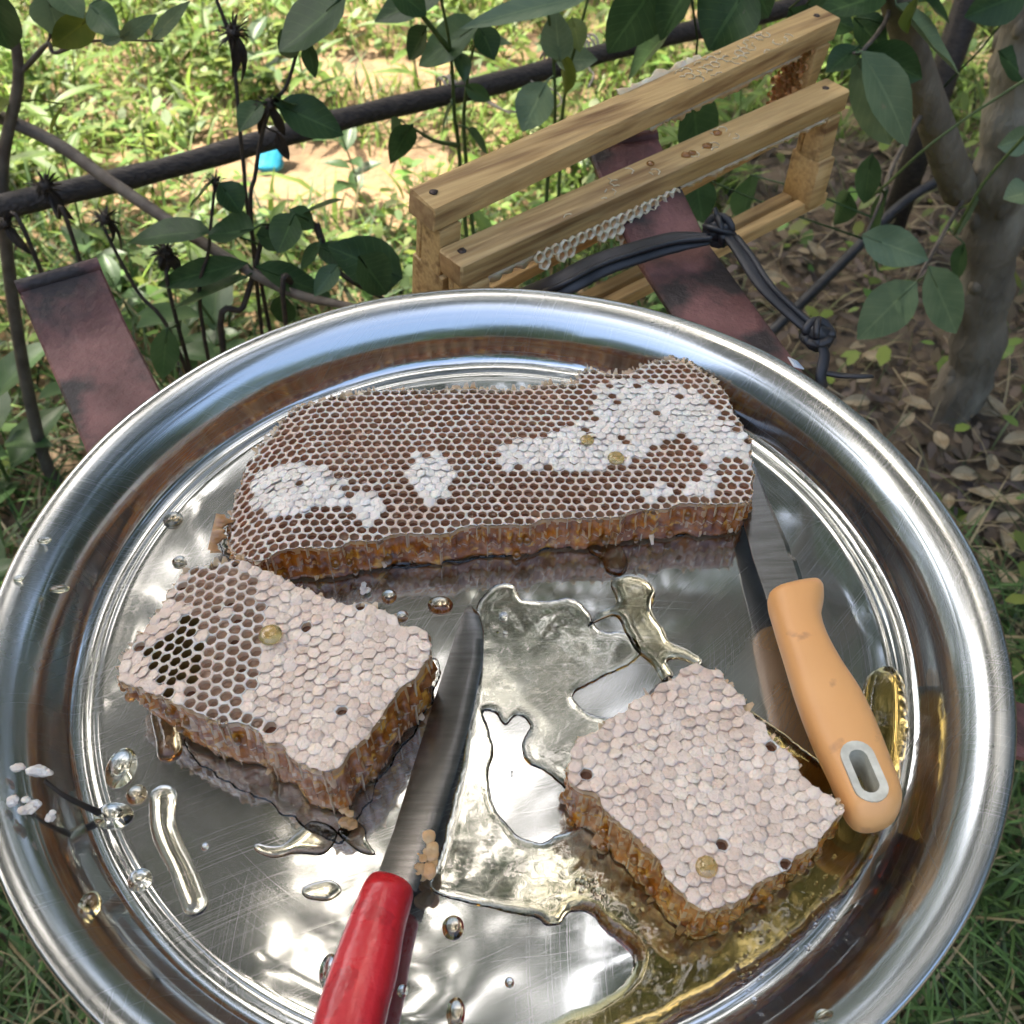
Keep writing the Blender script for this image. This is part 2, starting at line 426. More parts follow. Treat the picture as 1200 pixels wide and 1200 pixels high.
def spline(pts, n=8, closed=False):
    pts = [np.array(p, float) for p in pts]; out = []; m = len(pts)
    rng = m if closed else m-1
    for i in range(rng):
        g = (lambda j: pts[j % m]) if closed else (lambda j: pts[min(max(j, 0), m-1)])
        p0, p1, p2, p3 = g(i-1), g(i), g(i+1), g(i+2)
        for k in range(n):
            t = k/n
            out.append(.5*((2*p1)+(p2-p0)*t+(2*p0-5*p1+4*p2-p3)*t*t+(3*p1-3*p2+p3-p0)*t**3))
    if not closed: out.append(pts[-1])
    return out


def inpoly(x, y, poly):
    poly = np.asarray(poly); x = np.asarray(x, float); y = np.asarray(y, float)
    r = np.zeros(x.shape, bool); n = len(poly); j = n-1
    for i in range(n):
        xi, yi, xj, yj = poly[i, 0], poly[i, 1], poly[j, 0], poly[j, 1]
        c = ((yi > y) != (yj > y)) & (x < (xj-xi)*(y-yi)/(yj-yi+1e-15)+xi)
        r ^= c; j = i
    return r


def polydist(x, y, poly, closed=True):
    poly = np.asarray(poly, float); d = np.full(np.shape(x), 1e9); n = len(poly)
    for i in range(n if closed else n-1):
        a = poly[i]; b = poly[(i+1) % n]; e = b-a; l2 = e@e+1e-18
        t = np.clip(((x-a[0])*e[0]+(y-a[1])*e[1])/l2, 0, 1)
        d = np.minimum(d, np.hypot(x-a[0]-t*e[0], y-a[1]-t*e[1]))
    return d


def fnoise(x, y, sc, seed=0):
    return mnoise.noise(Vector((x*sc+seed*13.1, y*sc-seed*7.7, seed*3.3)))


def npnoise(X, Y, sc, seed=0):
    out = np.empty(np.shape(X)); f = out.ravel()
    for i, (a, b) in enumerate(zip(np.ravel(X), np.ravel(Y))): f[i] = fnoise(a, b, sc, seed)
    return out


FLOOR = ZR-.028                             # the tray's floor


# ------------------------------------------------------------------ ground
def ground():
    xs = np.concatenate([[-300, -60, -15], np.linspace(-5, 5, 121), [15, 60, 300]])
    ys = np.concatenate([[-300, -60, -15], np.linspace(-4, 6, 121), [15, 60, 300]])
    X, Y = np.meshgrid(xs, ys); Z = np.zeros_like(X)
    for i in range(X.shape[0]):
        for j in range(X.shape[1]):
            if abs(X[i, j]) < 6: Z[i, j] = .02*fnoise(X[i, j], Y[i, j], 1.6)+.012*fnoise(X[i, j], Y[i, j], 5)
    n = len(xs); F = [(i*n+j, i*n+j+1, (i+1)*n+j+1, (i+1)*n+j) for i in range(len(ys)-1) for j in range(n-1)]
    T = np.ones((X.size, 3), np.float32)
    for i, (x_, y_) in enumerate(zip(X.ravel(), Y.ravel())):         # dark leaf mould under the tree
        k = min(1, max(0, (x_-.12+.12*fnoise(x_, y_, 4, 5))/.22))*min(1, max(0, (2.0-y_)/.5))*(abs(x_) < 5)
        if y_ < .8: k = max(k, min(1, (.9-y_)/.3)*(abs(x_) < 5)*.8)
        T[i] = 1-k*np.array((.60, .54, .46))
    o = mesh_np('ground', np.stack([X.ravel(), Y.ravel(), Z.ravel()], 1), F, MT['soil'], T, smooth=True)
    o['kind'] = 'structure'


def gz(x, y): return .02*fnoise(x, y, 1.6)+.012*fnoise(x, y, 5)


def ribbons(x, y, length, width, az, lean, curve, twist, z0, seg=4):
    """curved grass blades as one vertex array"""
    n = len(x); V = []; idx = []
    dirx, diry = np.cos(az), np.sin(az)
    sx, sy = -np.sin(az+twist), np.cos(az+twist)
    for k in range(seg+1):
        t = k/seg
        ang = lean+curve*t
        hor = length*t*np.sin(ang); ver = length*t*np.cos(ang*.9)
        wd = width*(1-t**1.8)*.5*(.55+.9*min(t*3, .5))
        px, py, pz = x+dirx*hor, y+diry*hor, z0+ver
        V.append(np.stack([px-sx*wd, py-sy*wd, pz], 1)); V.append(np.stack([px+sx*wd, py+sy*wd, pz], 1))
    V = np.stack(V, 1)                       # n, 2(seg+1), 3
    base = np.arange(n)[:, None]*(2*(seg+1))
    F = []
    for k in range(seg): F.append(np.stack([base[:, 0]+2*k, base[:, 0]+2*k+1, base[:, 0]+2*k+3, base[:, 0]+2*k+2], 1))
    return V.reshape(-1, 3), np.concatenate(F), 2*(seg+1)


def sand(x, y):
    """0..1 how bare the soil is there"""
    v = 0
    for (cx, cy, rx, ry) in ((-.40, 1.40, .22, .14), (-.27, 1.78, .32, .09), (-.72, 1.60, .18, .06), (-.14, 1.42, .16, .09), (.02, 1.9, .14, .07)):
        v = max(v, 1-((x-cx)/rx)**2-((y-cy)/ry)**2)
    return max(0., min(.9, v*1.6+.35*fnoise(x, y, 9, 3)*(v > 0)))


def near_packet(x, y): return ((x+.443)/.07)**2+((y-1.36)/.12)**2 < 1


def litter_zone(x, y):
    return x > .28+.12*fnoise(x, y, 3, 5) and .42+.1*fnoise(x, y, 4, 6) < y < 1.5


def grasses():
    V = []; F = []; T = []; off = 0
    def put(n, xr, yr, lr, wr, hue, dens, leanr=(.05, .7), curver=(.2, 1.3)):
        nonlocal off
        x = nrs.uniform(*xr, n); y = nrs.uniform(*yr, n)
        keep = np.array([dens(a, b) > nrs.rand() for a, b in zip(x, y)]); x, y = x[keep], y[keep]; n = len(x)
        if n == 0: return
        z = np.array([gz(a, b) for a, b in zip(x, y)])-.003
        L = nrs.uniform(*lr, n)*nrs.uniform(.7, 1.2, n); W = nrs.uniform(*wr, n)
        v, f, k = ribbons(x, y, L, W, nrs.uniform(0, 6.283, n), nrs.uniform(*leanr, n), nrs.uniform(*curver, n), nrs.uniform(-.5, .5, n), z)
        c = np.array(hue[0])[None]*(1-nrs.rand(n, 1))+np.array(hue[1])[None]*nrs.rand(n, 1)
        dry = nrs.rand(n) < hue[2]; c[dry] = np.array((.34, .28, .15))*nrs.uniform(.6, 1.2, (dry.sum(), 1))
        V.append(v); F.append(f+off); T.append(np.repeat(c, k, 0)); off += len(v)
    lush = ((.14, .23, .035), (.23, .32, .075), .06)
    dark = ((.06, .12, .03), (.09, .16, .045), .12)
    def d_far(x, y): return (not near_packet(x, y))*(1-sand(x, y))*(0 if litter_zone(x, y) else 1)*(.35+.65*(fnoise(x, y, 3, 9) > -.25))
    put(44000, (-1.9, 1.9), (1.05, 3.6), (.035, .11), (.003, .007), lush, d_far)
    put(6500, (-1.5, .9), (.75, 2.6), (.07, .17), (.006, .013), lush, lambda x, y: d_far(x, y)*(fnoise(x, y, 4, 2) > -.05))
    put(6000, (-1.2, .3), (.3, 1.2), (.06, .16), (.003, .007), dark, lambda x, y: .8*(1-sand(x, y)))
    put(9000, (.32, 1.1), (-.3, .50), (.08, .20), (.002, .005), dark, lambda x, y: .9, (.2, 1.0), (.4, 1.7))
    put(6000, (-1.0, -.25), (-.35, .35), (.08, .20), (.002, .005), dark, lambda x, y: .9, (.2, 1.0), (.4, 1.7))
    put(2500, (.2, 1.6), (.45, 1.6), (.05, .14), (.002, .004), ((.08, .13, .04), (.20, .18, .09), .4), lambda x, y: .45)
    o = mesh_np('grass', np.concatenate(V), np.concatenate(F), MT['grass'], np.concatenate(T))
    tag(o, 'sunlit and shaded green grass growing over the sandy ground', 'grass', kind='stuff')
    # creeping small round leaves
    n = 22000
    x = nrs.uniform(-1.6, 1.6, n); y = nrs.uniform(.35, 3.2, n)
    keep = np.array([(fnoise(a, b, 4, 4) > -.1 and sand(a, b) < .35 and not (litter_zone(a, b) and nrs.rand() < .85)) for a, b in zip(x, y)])
    x, y = x[keep], y[keep]; n = len(x); s = nrs.uniform(.007, .020, n); az = nrs.uniform(0, 6.28, n); ti = nrs.uniform(-.6, .6, n)
    z = np.array([gz(a, b) for a, b in zip(x, y)])+nrs.uniform(.01, .09, n)
    V = []
    for (lx, ly) in ((-1, 0), (-.35, .5), (.5, .42), (1, 0), (.5, -.42), (-.35, -.5)):
        px = lx*s; py = ly*s
        V.append(np.stack([x+np.cos(az)*px-np.sin(az)*py, y+np.sin(az)*px+np.cos(az)*py, z+ti*px+.3*abs(py)], 1))
    V = np.stack(V, 1).reshape(-1, 3); b = np.arange(n)*6
    F = np.stack([b, b+1, b+2, b+3, b+4, b+5], 1)
    c = np.array((.14, .23, .045))[None]*nrs.uniform(.6, 1.5, (n, 1)); c[:, 0] *= nrs.uniform(.8, 1.4, n)
    o = mesh_np('ground_cover', V, F, MT['grass'], np.repeat(c, 6, 0))
    tag(o, 'low small leaved ground cover between the grass', 'ground cover', kind='stuff')


def litter():
    n = 6500
    x = nrs.uniform(.18, 1.7, n); y = nrs.uniform(.3, 1.9, n)
    keep = np.array([litter_zone(a, b) or nrs.rand() < .08 for a, b in zip(x, y)]); x, y = x[keep], y[keep]; n = len(x)
    s = nrs.uniform(.006, .019, n); az = nrs.uniform(0, 6.28, n); tx = nrs.uniform(-.5, .5, n); cu = nrs.uniform(-.8, 1.2, n)
    z = np.array([gz(a, b) for a, b in zip(x, y)])+nrs.uniform(.002, .022, n)
    V = []
    for lx in (-1, -.33, .33, 1):
        wd = {-1: .05, -.33: .42, .33: .38, 1: .04}[lx]
        for sg in (-1, 1):
            px, py = lx*s, sg*wd*s
            V.append(np.stack([x+np.cos(az)*px-np.sin(az)*py, y+np.sin(az)*px+np.cos(az)*py, z+tx*px+cu*(px*px/s)*.5+.35*abs(py)], 1))
    V = np.stack(V, 1).reshape(-1, 3); b = np.arange(n)*8
    F = np.concatenate([np.stack([b+2*k, b+2*k+1, b+2*k+3, b+2*k+2], 1) for k in range(3)])
    c = np.array((.115, .088, .058))[None]*nrs.uniform(.35, 1.5, (n, 1)); c[:, 2] *= nrs.uniform(.8, 1.3, n)
    o = mesh_np('leaf_litter', V, F, MT['litter'], np.repeat(c, 8, 0), smooth=True)
    tag(o, 'brown fallen leaf litter around the foot of the tree', 'leaf litter', kind='stuff')
    # straw and broken twigs
    m = MB()
    for i in range(260):
        x0, y0 = rnd.uniform(.3, 1.3), rnd.uniform(.3, 1.4); a = rnd.uniform(0, 3.14); l = rnd.uniform(.04, .14); z0 = gz(x0, y0)+rnd.uniform(.006, .03)
        m.tube([(x0, y0, z0), (x0+math.cos(a)*l*.5, y0+math.sin(a)*l*.5, z0+rnd.uniform(0, .02)), (x0+math.cos(a+.3)*l, y0+math.sin(a+.3)*l, z0)], rnd.uniform(.0008, .0018), 4)
    tag(m.build('dry_straw', MT['dead']), 'dry straw and twig bits scattered over the leaf litter', 'straw', kind='stuff')


def leaf_mesh(mb, base, tip, width, nrm, fold=.25, droop=.12, mi=0, seg=7, petiole=None, wav=.05):
    b, t = np.array(base, float), np.array(tip, float); ax = t-b; L = np.linalg.norm(ax); ax /= L
    n = np.array(nrm, float); n = n-ax*(n@ax); n /= np.linalg.norm(n)+1e-9; s = np.cross(ax, n)
    vs = []; ph = rnd.uniform(0, 6)
    for i in range(seg+1):
        u = i/seg
        wd = width*.5*(math.sin(math.pi*u**.82)**.85 if 0 < u < 1 else 0)+width*.015
        for j in (-1, -.5, 0, .5, 1):
            h = abs(j)*fold*wd-droop*L*(u*u-.5*u)*1.2+wav*wd*math.sin(u*11+ph+j*2)*abs(j)
            if j == 0: h -= .04*wd
            vs.append(b+ax*L*u+s*j*wd+n*h)
    fs = [(i*5+j, i*5+j+1, (i+1)*5+j+1, (i+1)*5+j) for i in range(seg) for j in range(4)]
    o_ = len(mb.v); mb.add(vs, fs, mi)
    for i in range(seg+1):
        for j in range(5): mb.luv[o_+i*5+j] = (i/seg, j/4, 1.)
    if petiole is not None:
        pm = (np.array(petiole)+b)/2+n*.1*np.linalg.norm(np.array(petiole)-b)
        mb.tube([petiole, pm, b, b+ax*L*.3], [.0011, .0009, .0009, .0004], 5, mi)


def dead_leaves():
    spots = [(1150, 478, .035), (1073, 478, .03), (1180, 690, .032), (1165, 480, .03), (1130, 560, .03), (1160, 545, .028), (1155, 585, .036), (1185, 590, .03), (955, 300, .03), (1010, 450, .022), (1000, 480, .03),
             (1100, 520, .028), (1175, 640, .03), (1060, 500, .024), (1195, 560, .03), (900, 330, .03), (1120, 640, .025), (1180, 760, .022), (1025, 420, .028), (985, 430, .02), (1005, 405, .02),
             (1140, 610, .026), (1070, 445, .03), (1190, 520, .034), (1150, 660, .025), (1180, 610, .026), (1110, 590, .022), (1160, 700, .02), (940, 300, .02), (1195, 700, .03)]
    for i, (px, py, s) in enumerate(spots):
        p = P(px, py, .02); m = MB(); a = rnd.uniform(0, 6.28)
        z = gz(p[0], p[1])+.025
        d = np.array([math.cos(a), math.sin(a), rnd.uniform(-.15, .25)])*s
        leaf_mesh(m, (p[0]-d[0]*.7, p[1]-d[1]*.7, z), (p[0]+d[0]*.7, p[1]+d[1]*.7, z+rnd.uniform(-.005, .012)), s*rnd.uniform(.55, .8), (rnd.uniform(-.4, .4), rnd.uniform(-.5, .2), 1), .35, rnd.uniform(-.2, .35))
        o = m.build('fallen_leaf', MT['dead'], org=(p[0], p[1], z))
        zone = 'below the wooden frames' if px < 960 else 'between the strap knot and the trunk' if px < 1090 and py < 500 else 'beside the foot of the trunk' if py < 560 else ('at the right edge above the rim' if py < 600 else 'at the right edge level with the knife blade' if py < 650 else 'at the right edge level with the orange handle')
        tag(o, 'pale dry fallen leaf lying curled '+zone, 'leaf', 'dry leaves fallen on the ground')


# ------------------------------------------------------------------ trees and plants
def crown_density(x, y, z):
    d = 1.0
    g = ((x-.28)/.55)**2+((y-1.75)/.36)**2          # crown gaps shaped so the tray floor reflects bright sky
    if g < 1: d *= .20
    g = ((x-.30)/.52)**2+((y-1.02)/.27)**2
    if g < 1: d *= .34
    if -.75 < x < -.1 and .5 < y < 1.5: d *= .5  # thinned to let sky into the reflection on the floor's left
    return d


def crown_leaves(n, sampler, size, name, parent, mtl):
    V = []; F = []
    pts = np.array([sampler() for _ in range(n)])
    n = len(pts); s = nrs.uniform(*size, n)
    a = nrs.normal(size=(n, 3)); a /= np.linalg.norm(a, axis=1)[:, None]; a[:, 2] = a[:, 2]*.5-.2
    b = nrs.normal(size=(n, 3)); b -= a*(a*b).sum(1)[:, None]; b /= np.linalg.norm(b, axis=1)[:, None]
    for (u, v) in ((-1, 0), (-.2, .42), (1, 0), (-.2, -.42)): V.append(pts+a*(u*s)[:, None]+b*(v*s)[:, None])
    V = np.stack(V, 1).reshape(-1, 3); k = np.arange(n)*4
    return mesh_np(name, V, np.stack([k, k+1, k+2, k+3], 1), mtl, parent=parent)


def shade_tree(cx, cy, r, zlo, zhi, n, label, trunk_xy, group, density=None, clump=150):
    t = thing('shade_tree', label, 'tree', (trunk_xy[0], trunk_xy[1], 0), group)
    m = MB(); m.tube(spline([(trunk_xy[0], trunk_xy[1], -.05), (trunk_xy[0]+.03, trunk_xy[1], zlo*.5), (trunk_xy[0]*.8+cx*.2, trunk_xy[1]*.8+cy*.2, zlo*1.05), (cx, cy, zhi*.9)]), [.13-.0045*i for i in range(25)], 10)
    m.build('trunk', MT['bark'], t)
    cl = []
    while len(cl) < clump:
        a = rnd.uniform(0, 6.28); q = math.sqrt(rnd.random()); p = (cx+r*q*math.cos(a), cy+r*q*math.sin(a), rnd.uniform(zlo, zlo+(zhi-zlo)*(1-.6*q*q)))
        if density is None or rnd.random() < density(*p): cl.append(p)
    def smp():
        p = rnd.choice(cl); g = .23
        return (p[0]+rnd.gauss(0, g), p[1]+rnd.gauss(0, g), p[2]+rnd.gauss(0, g*.6))
    crown_leaves(n, smp, (.05, .10), 'crown', t, MT['crown'])
    m = MB()
    for i in range(14):
        p = rnd.choice(cl); m.tube(spline([(trunk_xy[0], trunk_xy[1], zlo*.8), ((trunk_xy[0]+p[0])/2, (trunk_xy[1]+p[1])/2, zlo+.25*rnd.random()), p], 5), [.04-.003*k for k in range(11)], 6)
    m.build('limb', MT['bark'], t)
    return t


def far_wood():
    """the orchard goes on all round the clearing"""
    n = 42000; a = nrs.uniform(0, 6.283, n); q = nrs.uniform(11, 16, n)
    top = np.array([7.2+2.6*mnoise.noise(Vector((math.cos(t)*4, math.sin(t)*4, 3))) for t in a])
    x, y, z = q*np.cos(a), q*np.sin(a), nrs.uniform(0, 1, n)**.85*top
    it = iter(np.stack([x, y, z], 1))
    o = crown_leaves(n, lambda: next(it), (.18, .42), 'orchard_trees', None, MT['crown'])
    tag(o, 'dense mass of green orchard trees closing in the clearing far off', 'trees', kind='stuff')


def camn(p, k=.5):
    d = CAMP-np.array(p); d /= np.linalg.norm(d)
    v = d*k+np.array([0, 0, 1])*(1-k)+np.array([rnd.uniform(-.45, .45) for _ in range(3)])
    return v/np.linalg.norm(v)


def leaf_cluster(parent, lst, stem_pts, kinds, name='leaf'):
    """lst: (base px, tip px, world y, width px, kind); stems are polylines in space"""
    sp = np.array(stem_pts)
    for (bx, by, tx, ty, Y, wpx, kd) in lst:
        b = PY(bx, by, Y); t = PY(tx, ty, Y+rnd.uniform(-.025, .02))
        dist = np.linalg.norm(b-CAMP); k = int(np.argmin(((sp-b)**2).sum(1)))
        pet = sp[k]
        m = MB(); leaf_mesh(m, b, t, wpx*dist/F_PX*1.1, camn(b), rnd.uniform(.1, .35), rnd.uniform(-.05, .18), petiole=pet)
        m.build(name, MT[kd], parent)


def tree_right():
    g = P(1114, 482, 0)
    t = thing('shade_tree', 'slender grey brown tree trunk with drooping grey green leaves right of the wooden frames', 'tree', (g[0], g[1], 0))
    tp = PD(1195, 20, 1.25)
    path = [(g[0]-.01, g[1], -.05), PY(1138, 431, g[1]), PY(1154, 337, g[1]-.01), PY(1172, 225, g[1]-.02), PY(1192, 112, g[1]-.03), PY(1214, 0, g[1]-.03), PY(1300, -260, g[1]-.02)]
    sp = spline(path, 8)
    last = sp[-1]; sp += [last+np.array([.05*i, .12*i, .28*i]) for i in range(1, 9)]
    rr = np.interp(np.linspace(0, 1, len(sp)), [0, .08, .25, .45, .6, 1], [.041, .034, .032, .031, .029, .026])
    m = MB(); m.tube(sp, [r*(1+.09*math.sin(i*1.3)+.05*math.sin(i*2.9)) for i, r in enumerate(rr)], 16)
    for k in range(14):                       # knots and flutes
        i = rnd.randrange(3, 40); a = rnd.uniform(0, 6.28)
        m.sphere(sp[i]+np.array([math.cos(a), math.sin(a), 0])*rr[i]*.85, rr[i]*rnd.uniform(.2, .34), (1, 1, rnd.uniform(1.2, 2.6)), 8, 6)
    m.build('trunk', MT['bark'], t)
    b0 = PY(1125, 222, g[1]-.02)
    bp = spline([b0, PY(1108, 178, g[1]-.05), PY(1088, 120, g[1]-.08), PY(1072, 70, g[1]-.1), PY(1050, 0, g[1]-.14), PY(1030, -80, g[1]-.2)], 6)
    m = MB(); m.tube(bp, np.linspace(.021, .012, len(bp)), 10)
    br = m.build('branch', MT['bark'], t)
    # thin twigs that carry the leaves
    tw = [spline([bp[26], PY(1040, 20, .66), PY(1012, 58, .60), PY(1000, 62, .58)], 5),
          spline([PY(1140, 215, .80), PY(1090, 300, .70), PY(1074, 330, .66)], 5),
          spline([bp[12], PY(1048, 190, .68), PY(1032, 235, .64), PY(1012, 280, .62)], 5),
          spline([PY(1205, 60, .8), PY(1205, 160, .75), PY(1206, 230, .72)], 5),
          spline([bp[30], PY(970, -25, .62), PY(880, -30, .60), PY(770, -30, .62)], 5)]
    for q in tw: m = MB(); m.tube(q, np.linspace(.0028, .0012, len(q)), 6); m.build('twig', MT['twig'], t)
    lst = [(1040, -10, 960, 18, .62, 40, 'leafd'), (1075, -5, 1062, 38, .62, 28, 'leafy'), (1050, 5, 1122, 90, .64, 56, 'leafp'), (1085, 0, 1115, 25, .66, 26, 'leafd'),
           (1012, 58, 1080, 92, .62, 42, 'leafd'), (1010, 60, 1072, 172, .58, 46, 'leafp'), (1002, 66, 1048, 178, .60, 42, 'leafp'), (1005, 55, 968, 85, .6, 26, 'leafd'),
           (1022, 180, 1012, 240, .64, 24, 'leafg'), (1040, 222, 1020, 325, .64, 36, 'leafg'), (1010, 275, 1088, 305, .62, 38, 'leafp'), (1074, 330, 1004, 398, .62, 46, 'leafp'),
           (1088, 312, 1122, 392, .64, 42, 'leafp'), (1145, 230, 1120, 278, .74, 20, 'leafp'), (1205, 160, 1170, 172, .74, 26, 'leafp'), (1208, 225, 1176, 232, .72, 30, 'leafp'),
           (1130, 285, 1120, 330, .72, 18, 'leafg'), (995, 225, 980, 262, .66, 28, 'leafg'), (1205, -10, 1130, 20, .7, 36, 'leafd'), (960, 100, 985, 130, .68, 24, 'leafd'),
           (880, -20, 828, 58, .60, 66, 'leafd'), (870, -40, 905, 20, .62, 50, 'leafd'), (815, -25, 768, 45, .60, 54, 'leafd'), (775, -25, 712, 62, .62, 60, 'leafd'), (800, 15, 735, 92, .64, 56, 'leafd'),
           (845, 40, 880, 95, .64, 46, 'leafd'), (812, 105, 820, 195, .62, 48, 'leafd'), (815, 205, 824, 262, .64, 34, 'leafd'), (880, 205, 870, 258, .66, 38, 'leafg'), (925, 10, 960, 60, .66, 36, 'leafd'),
           (945, 5, 1000, 35, .64, 40, 'leafd'), (1000, 20, 1040, 60, .66, 34, 'leafd'), (1170, 60, 1205, 95, .76, 30, 'leafd')]
    leaf_cluster(br, lst, np.concatenate([np.array(q) for q in tw]), None)
    # the crown overhead
    cl = []
    while len(cl) < 70:                       # unseen clumps added along the sun's ray to shade the tray
        u = rnd.uniform(.95, 1.95); x, y = -.707*u+rnd.gauss(0, .30), .707*u+rnd.gauss(0, .30); z = .66+1.88*u+rnd.gauss(0, .15)
        if crown_density(x, y, z) > .5: cl.append((x, y, z))
    for _ in range(46): cl.append((rnd.uniform(-1.05, -.15), rnd.uniform(1.95, 2.65), rnd.uniform(2.8, 3.8)))  # unseen clumps added to keep the sun off the leaf litter
    while len(cl) < 366:
        x, y = rnd.uniform(-2.3, 2.6), rnd.uniform(-.35, 2.25); z = rnd.uniform(2.6, 4.1)
        if rnd.random() < crown_density(x, y, z): cl.append((x, y, z))
    def smp():
        p = rnd.choice(cl); q = .14
        return (p[0]+rnd.gauss(0, q), p[1]+rnd.gauss(0, q), p[2]+rnd.gauss(0, q*.6))
    crown_leaves(27000, smp, (.04, .08), 'crown', t, MT['crown'])
    m = MB()
    for i in range(22):
        p = rnd.choice(cl); m.tube(spline([sp[-1], (np.array(sp[-1])+np.array(p))/2+np.array([0, 0, .25]), p], 5), np.linspace(.02, .006, 11), 6)
    m.build('limb', MT['bark'], t)


def plants():
    # ---- upper left shrub: grey twigs and a few leaves
    q = PY(0, 470, .62)
    t = thing('twiggy_shrub', 'grey twiggy shrub with a long bare branch slanting across the left side', 'shrub', (q[0], q[1], 0))
    m = MB()
    br = spline([PY(-40, 120, .62), PY(60, 165, .60), PY(130, 213, .56), PY(230, 280, .50), PY(330, 338, .44), PY(400, 357, .40), PY(425, 360, .38)], 6)
    m.tube(br, np.interp(np.linspace(0, 1, len(br)), [0, .5, 1], [.0062, .005, .0022]), 9)
    m.build('branch', MT['twig'], t)
    st = spline([(q[0]+.05, q[1], -.02), PY(62, 560, .62), PY(35, 470, .62), PY(12, 330, .61), PY(3, 200, .61), PY(22, 80, .60), PY(-10, -30, .6)], 6)
    m = MB(); m.tube(st, np.interp(np.linspace(0, 1, len(st)), [0, .6, 1], [.0085, .006, .0035]), 9); m.build('stem', MT['twig'], t)
    tw = spline([PY(22, 88, .60), PY(55, 52, .59), PY(65, 62, .585), PY(110, 48, .58), PY(190, 48, .57)], 6)
    m = MB(); m.tube(tw, np.linspace(.0022, .0009, len(tw)), 6); m.build('twig', MT['twig'], t); m = MB()
    m.tube(spline([PY(30, 82, .6), PY(58, 45, .59), PY(55, -10, .58)], 5), .0013, 5); m.build('twig', MT['twig'], t); m = MB(); tw2 = spline([PY(70, 60, .585), PY(110, 15, .58), PY(120, -15, .58)], 5); m.tube(tw2, .0012, 5)
    m.build('twig', MT['twig'], t)
    leaf_cluster(t, [(112, 16, 60, 57, .57, 30, 'leafy'), (55, -8, 70, 46, .58, 38, 'leafp'), (105, 6, 140, 42, .57, 28, 'leafg'), (140, 46, 182, 18, .57, 15, 'leafp'), (178, 46, 220, 2, .56, 15, 'leafp'),
                     (62, -12, 98, 20, .58, 30, 'leafg'), (-25, -30, 8, 62, .52, 60, 'leafd'), (75, 122, 58, 158, .62, 14, 'leafy'), (120, 50, 150, 38, .57, 14, 'leafp'), (12, 120, -12, 138, .6, 16, 'leafy')], list(tw)+list(tw2)+list(st), None)
    # ---- dark dry stalks with spiky seed heads
    def stalk(path, heads, label, leaves=()):
        p0 = path[0]
        t = thing('dried_stalk', label, 'plant', (p0[0], p0[1], 0), 'dried flower stalks behind the tray')
        sp = spline(path, 6); m = MB(); m.tube(sp, np.linspace(.0021, .0013, len(sp)), 6); m.build('stem', MT['stalk'], t)
        for (h, sz) in heads:
            m = MB(); h = np.array(h)
            m.sphere(h, sz*.35, (1, 1, .8), 8, 6, noise=.5)
            for k in range(46):
                d = np.array([rnd.gauss(0, 1), rnd.gauss(0, 1), rnd.gauss(0, .7)]); d /= np.linalg.norm(d)
                u = np.cross(d, (.3, .5, .8)); u /= np.linalg.norm(u); r = sz*rnd.uniform(.6, 1.1); ww = sz*.07
                m.add([h+d*sz*.2-u*ww, h+d*sz*.2+u*ww, h+d*r*.7+u*ww*.6+np.array([0, 0, .1*sz]), h+d*r], [(0, 1, 2, 3)])
            m.build('seed_head', MT['stalk'], t)
            for k in range(2):
                d = np.array([rnd.uniform(-.6, .6), rnd.uniform(-.4, .2), -1]); m = MB()
                leaf_mesh(m, h, h+d*sz*rnd.uniform(1.2, 2.3), sz*.55, camn(h), .6, .4); m.build('dried_leaf', MT['stalk'], t)
        leaf_cluster(t, leaves, sp, None)
        return t
    stalk([PY(318, 420, .52)*np.array([1, 1, 0]), PY(300, 300, .52), PY(285, 190, .53), PY(272, 60, .55), PY(250, -10, .56)], [(PY(273, 38, .55), .017)], 'tall dark dried stalk whose spiky head stands left of the big dark top leaf')
    stalk([PY(282, 440, .50)*np.array([1, 1, 0]), PY(298, 305, .50), PY(300, 200, .51), PY(316, 128, .52), PY(336, 100, .53), PY(352, 45, .54)], [(PY(316, 122, .52), .014)], 'dark dried stalk with a green leaf each side of its head before the pole',
          [(307, 120, 278, 152, .515, 30, 'leafd'), (324, 122, 404, 157, .515, 40, 'leafd'), (322, 116, 345, 122, .53, 26, 'leafd'), (325, 155, 338, 190, .52, 12, 'stalk')])
    stalk([PY(100, 420, .46)*np.array([1, 1, 0]), PY(92, 300, .48), PY(68, 255, .49), PY(55, 225, .5)], [(PY(53, 218, .5), .017)], 'dark dried stalk with a spiky head leaning on the pole above the left iron arm')
    stalk([PY(60, 420, .45)*np.array([1, 1, 0]), PY(45, 310, .46), PY(8, 262, .48), PY(0, 250, .48)], [(PY(6, 262, .47), .015)], 'dark dried stalk bending to the left edge below the pole')
    stalk([PY(225, 445, .47)*np.array([1, 1, 0]), PY(215, 425, .47), PY(160, 340, .48), PY(122, 268, .49)], [(PY(122, 256, .49), .016)], 'thin dried stalk leaning left between the pole and the left iron arm')
    stalk([PY(238, 445, .46)*np.array([1, 1, 0]), PY(240, 400, .46), PY(245, 290, .47), PY(252, 215, .48)], [(PY(252, 212, .48), .010)], 'thin upright dried stalk with a pale leaf on each side of its top',
          [(250, 210, 222, 244, .475, 30, 'leafg'), (257, 214, 284, 250, .475, 32, 'leafd')])
    stalk([PY(222, 440, .47)*np.array([1, 1, 0]), PY(208, 380, .47), PY(197, 310, .48), PY(194, 290, .48)], [(PY(194, 295, .48), .017)], 'dried stalk with a drooping brown head in the shade above the rim',
          [(196, 384, 190, 444, .45, 28, 'leafg')])
    # ---- the leafy climber in the shade behind the tray
    b = PY(262, 420, .44)
    t = thing('leafy_climber', 'dark leafy climber with broad oval leaves in the shade behind the left rim', 'plant', (b[0], b[1], 0))
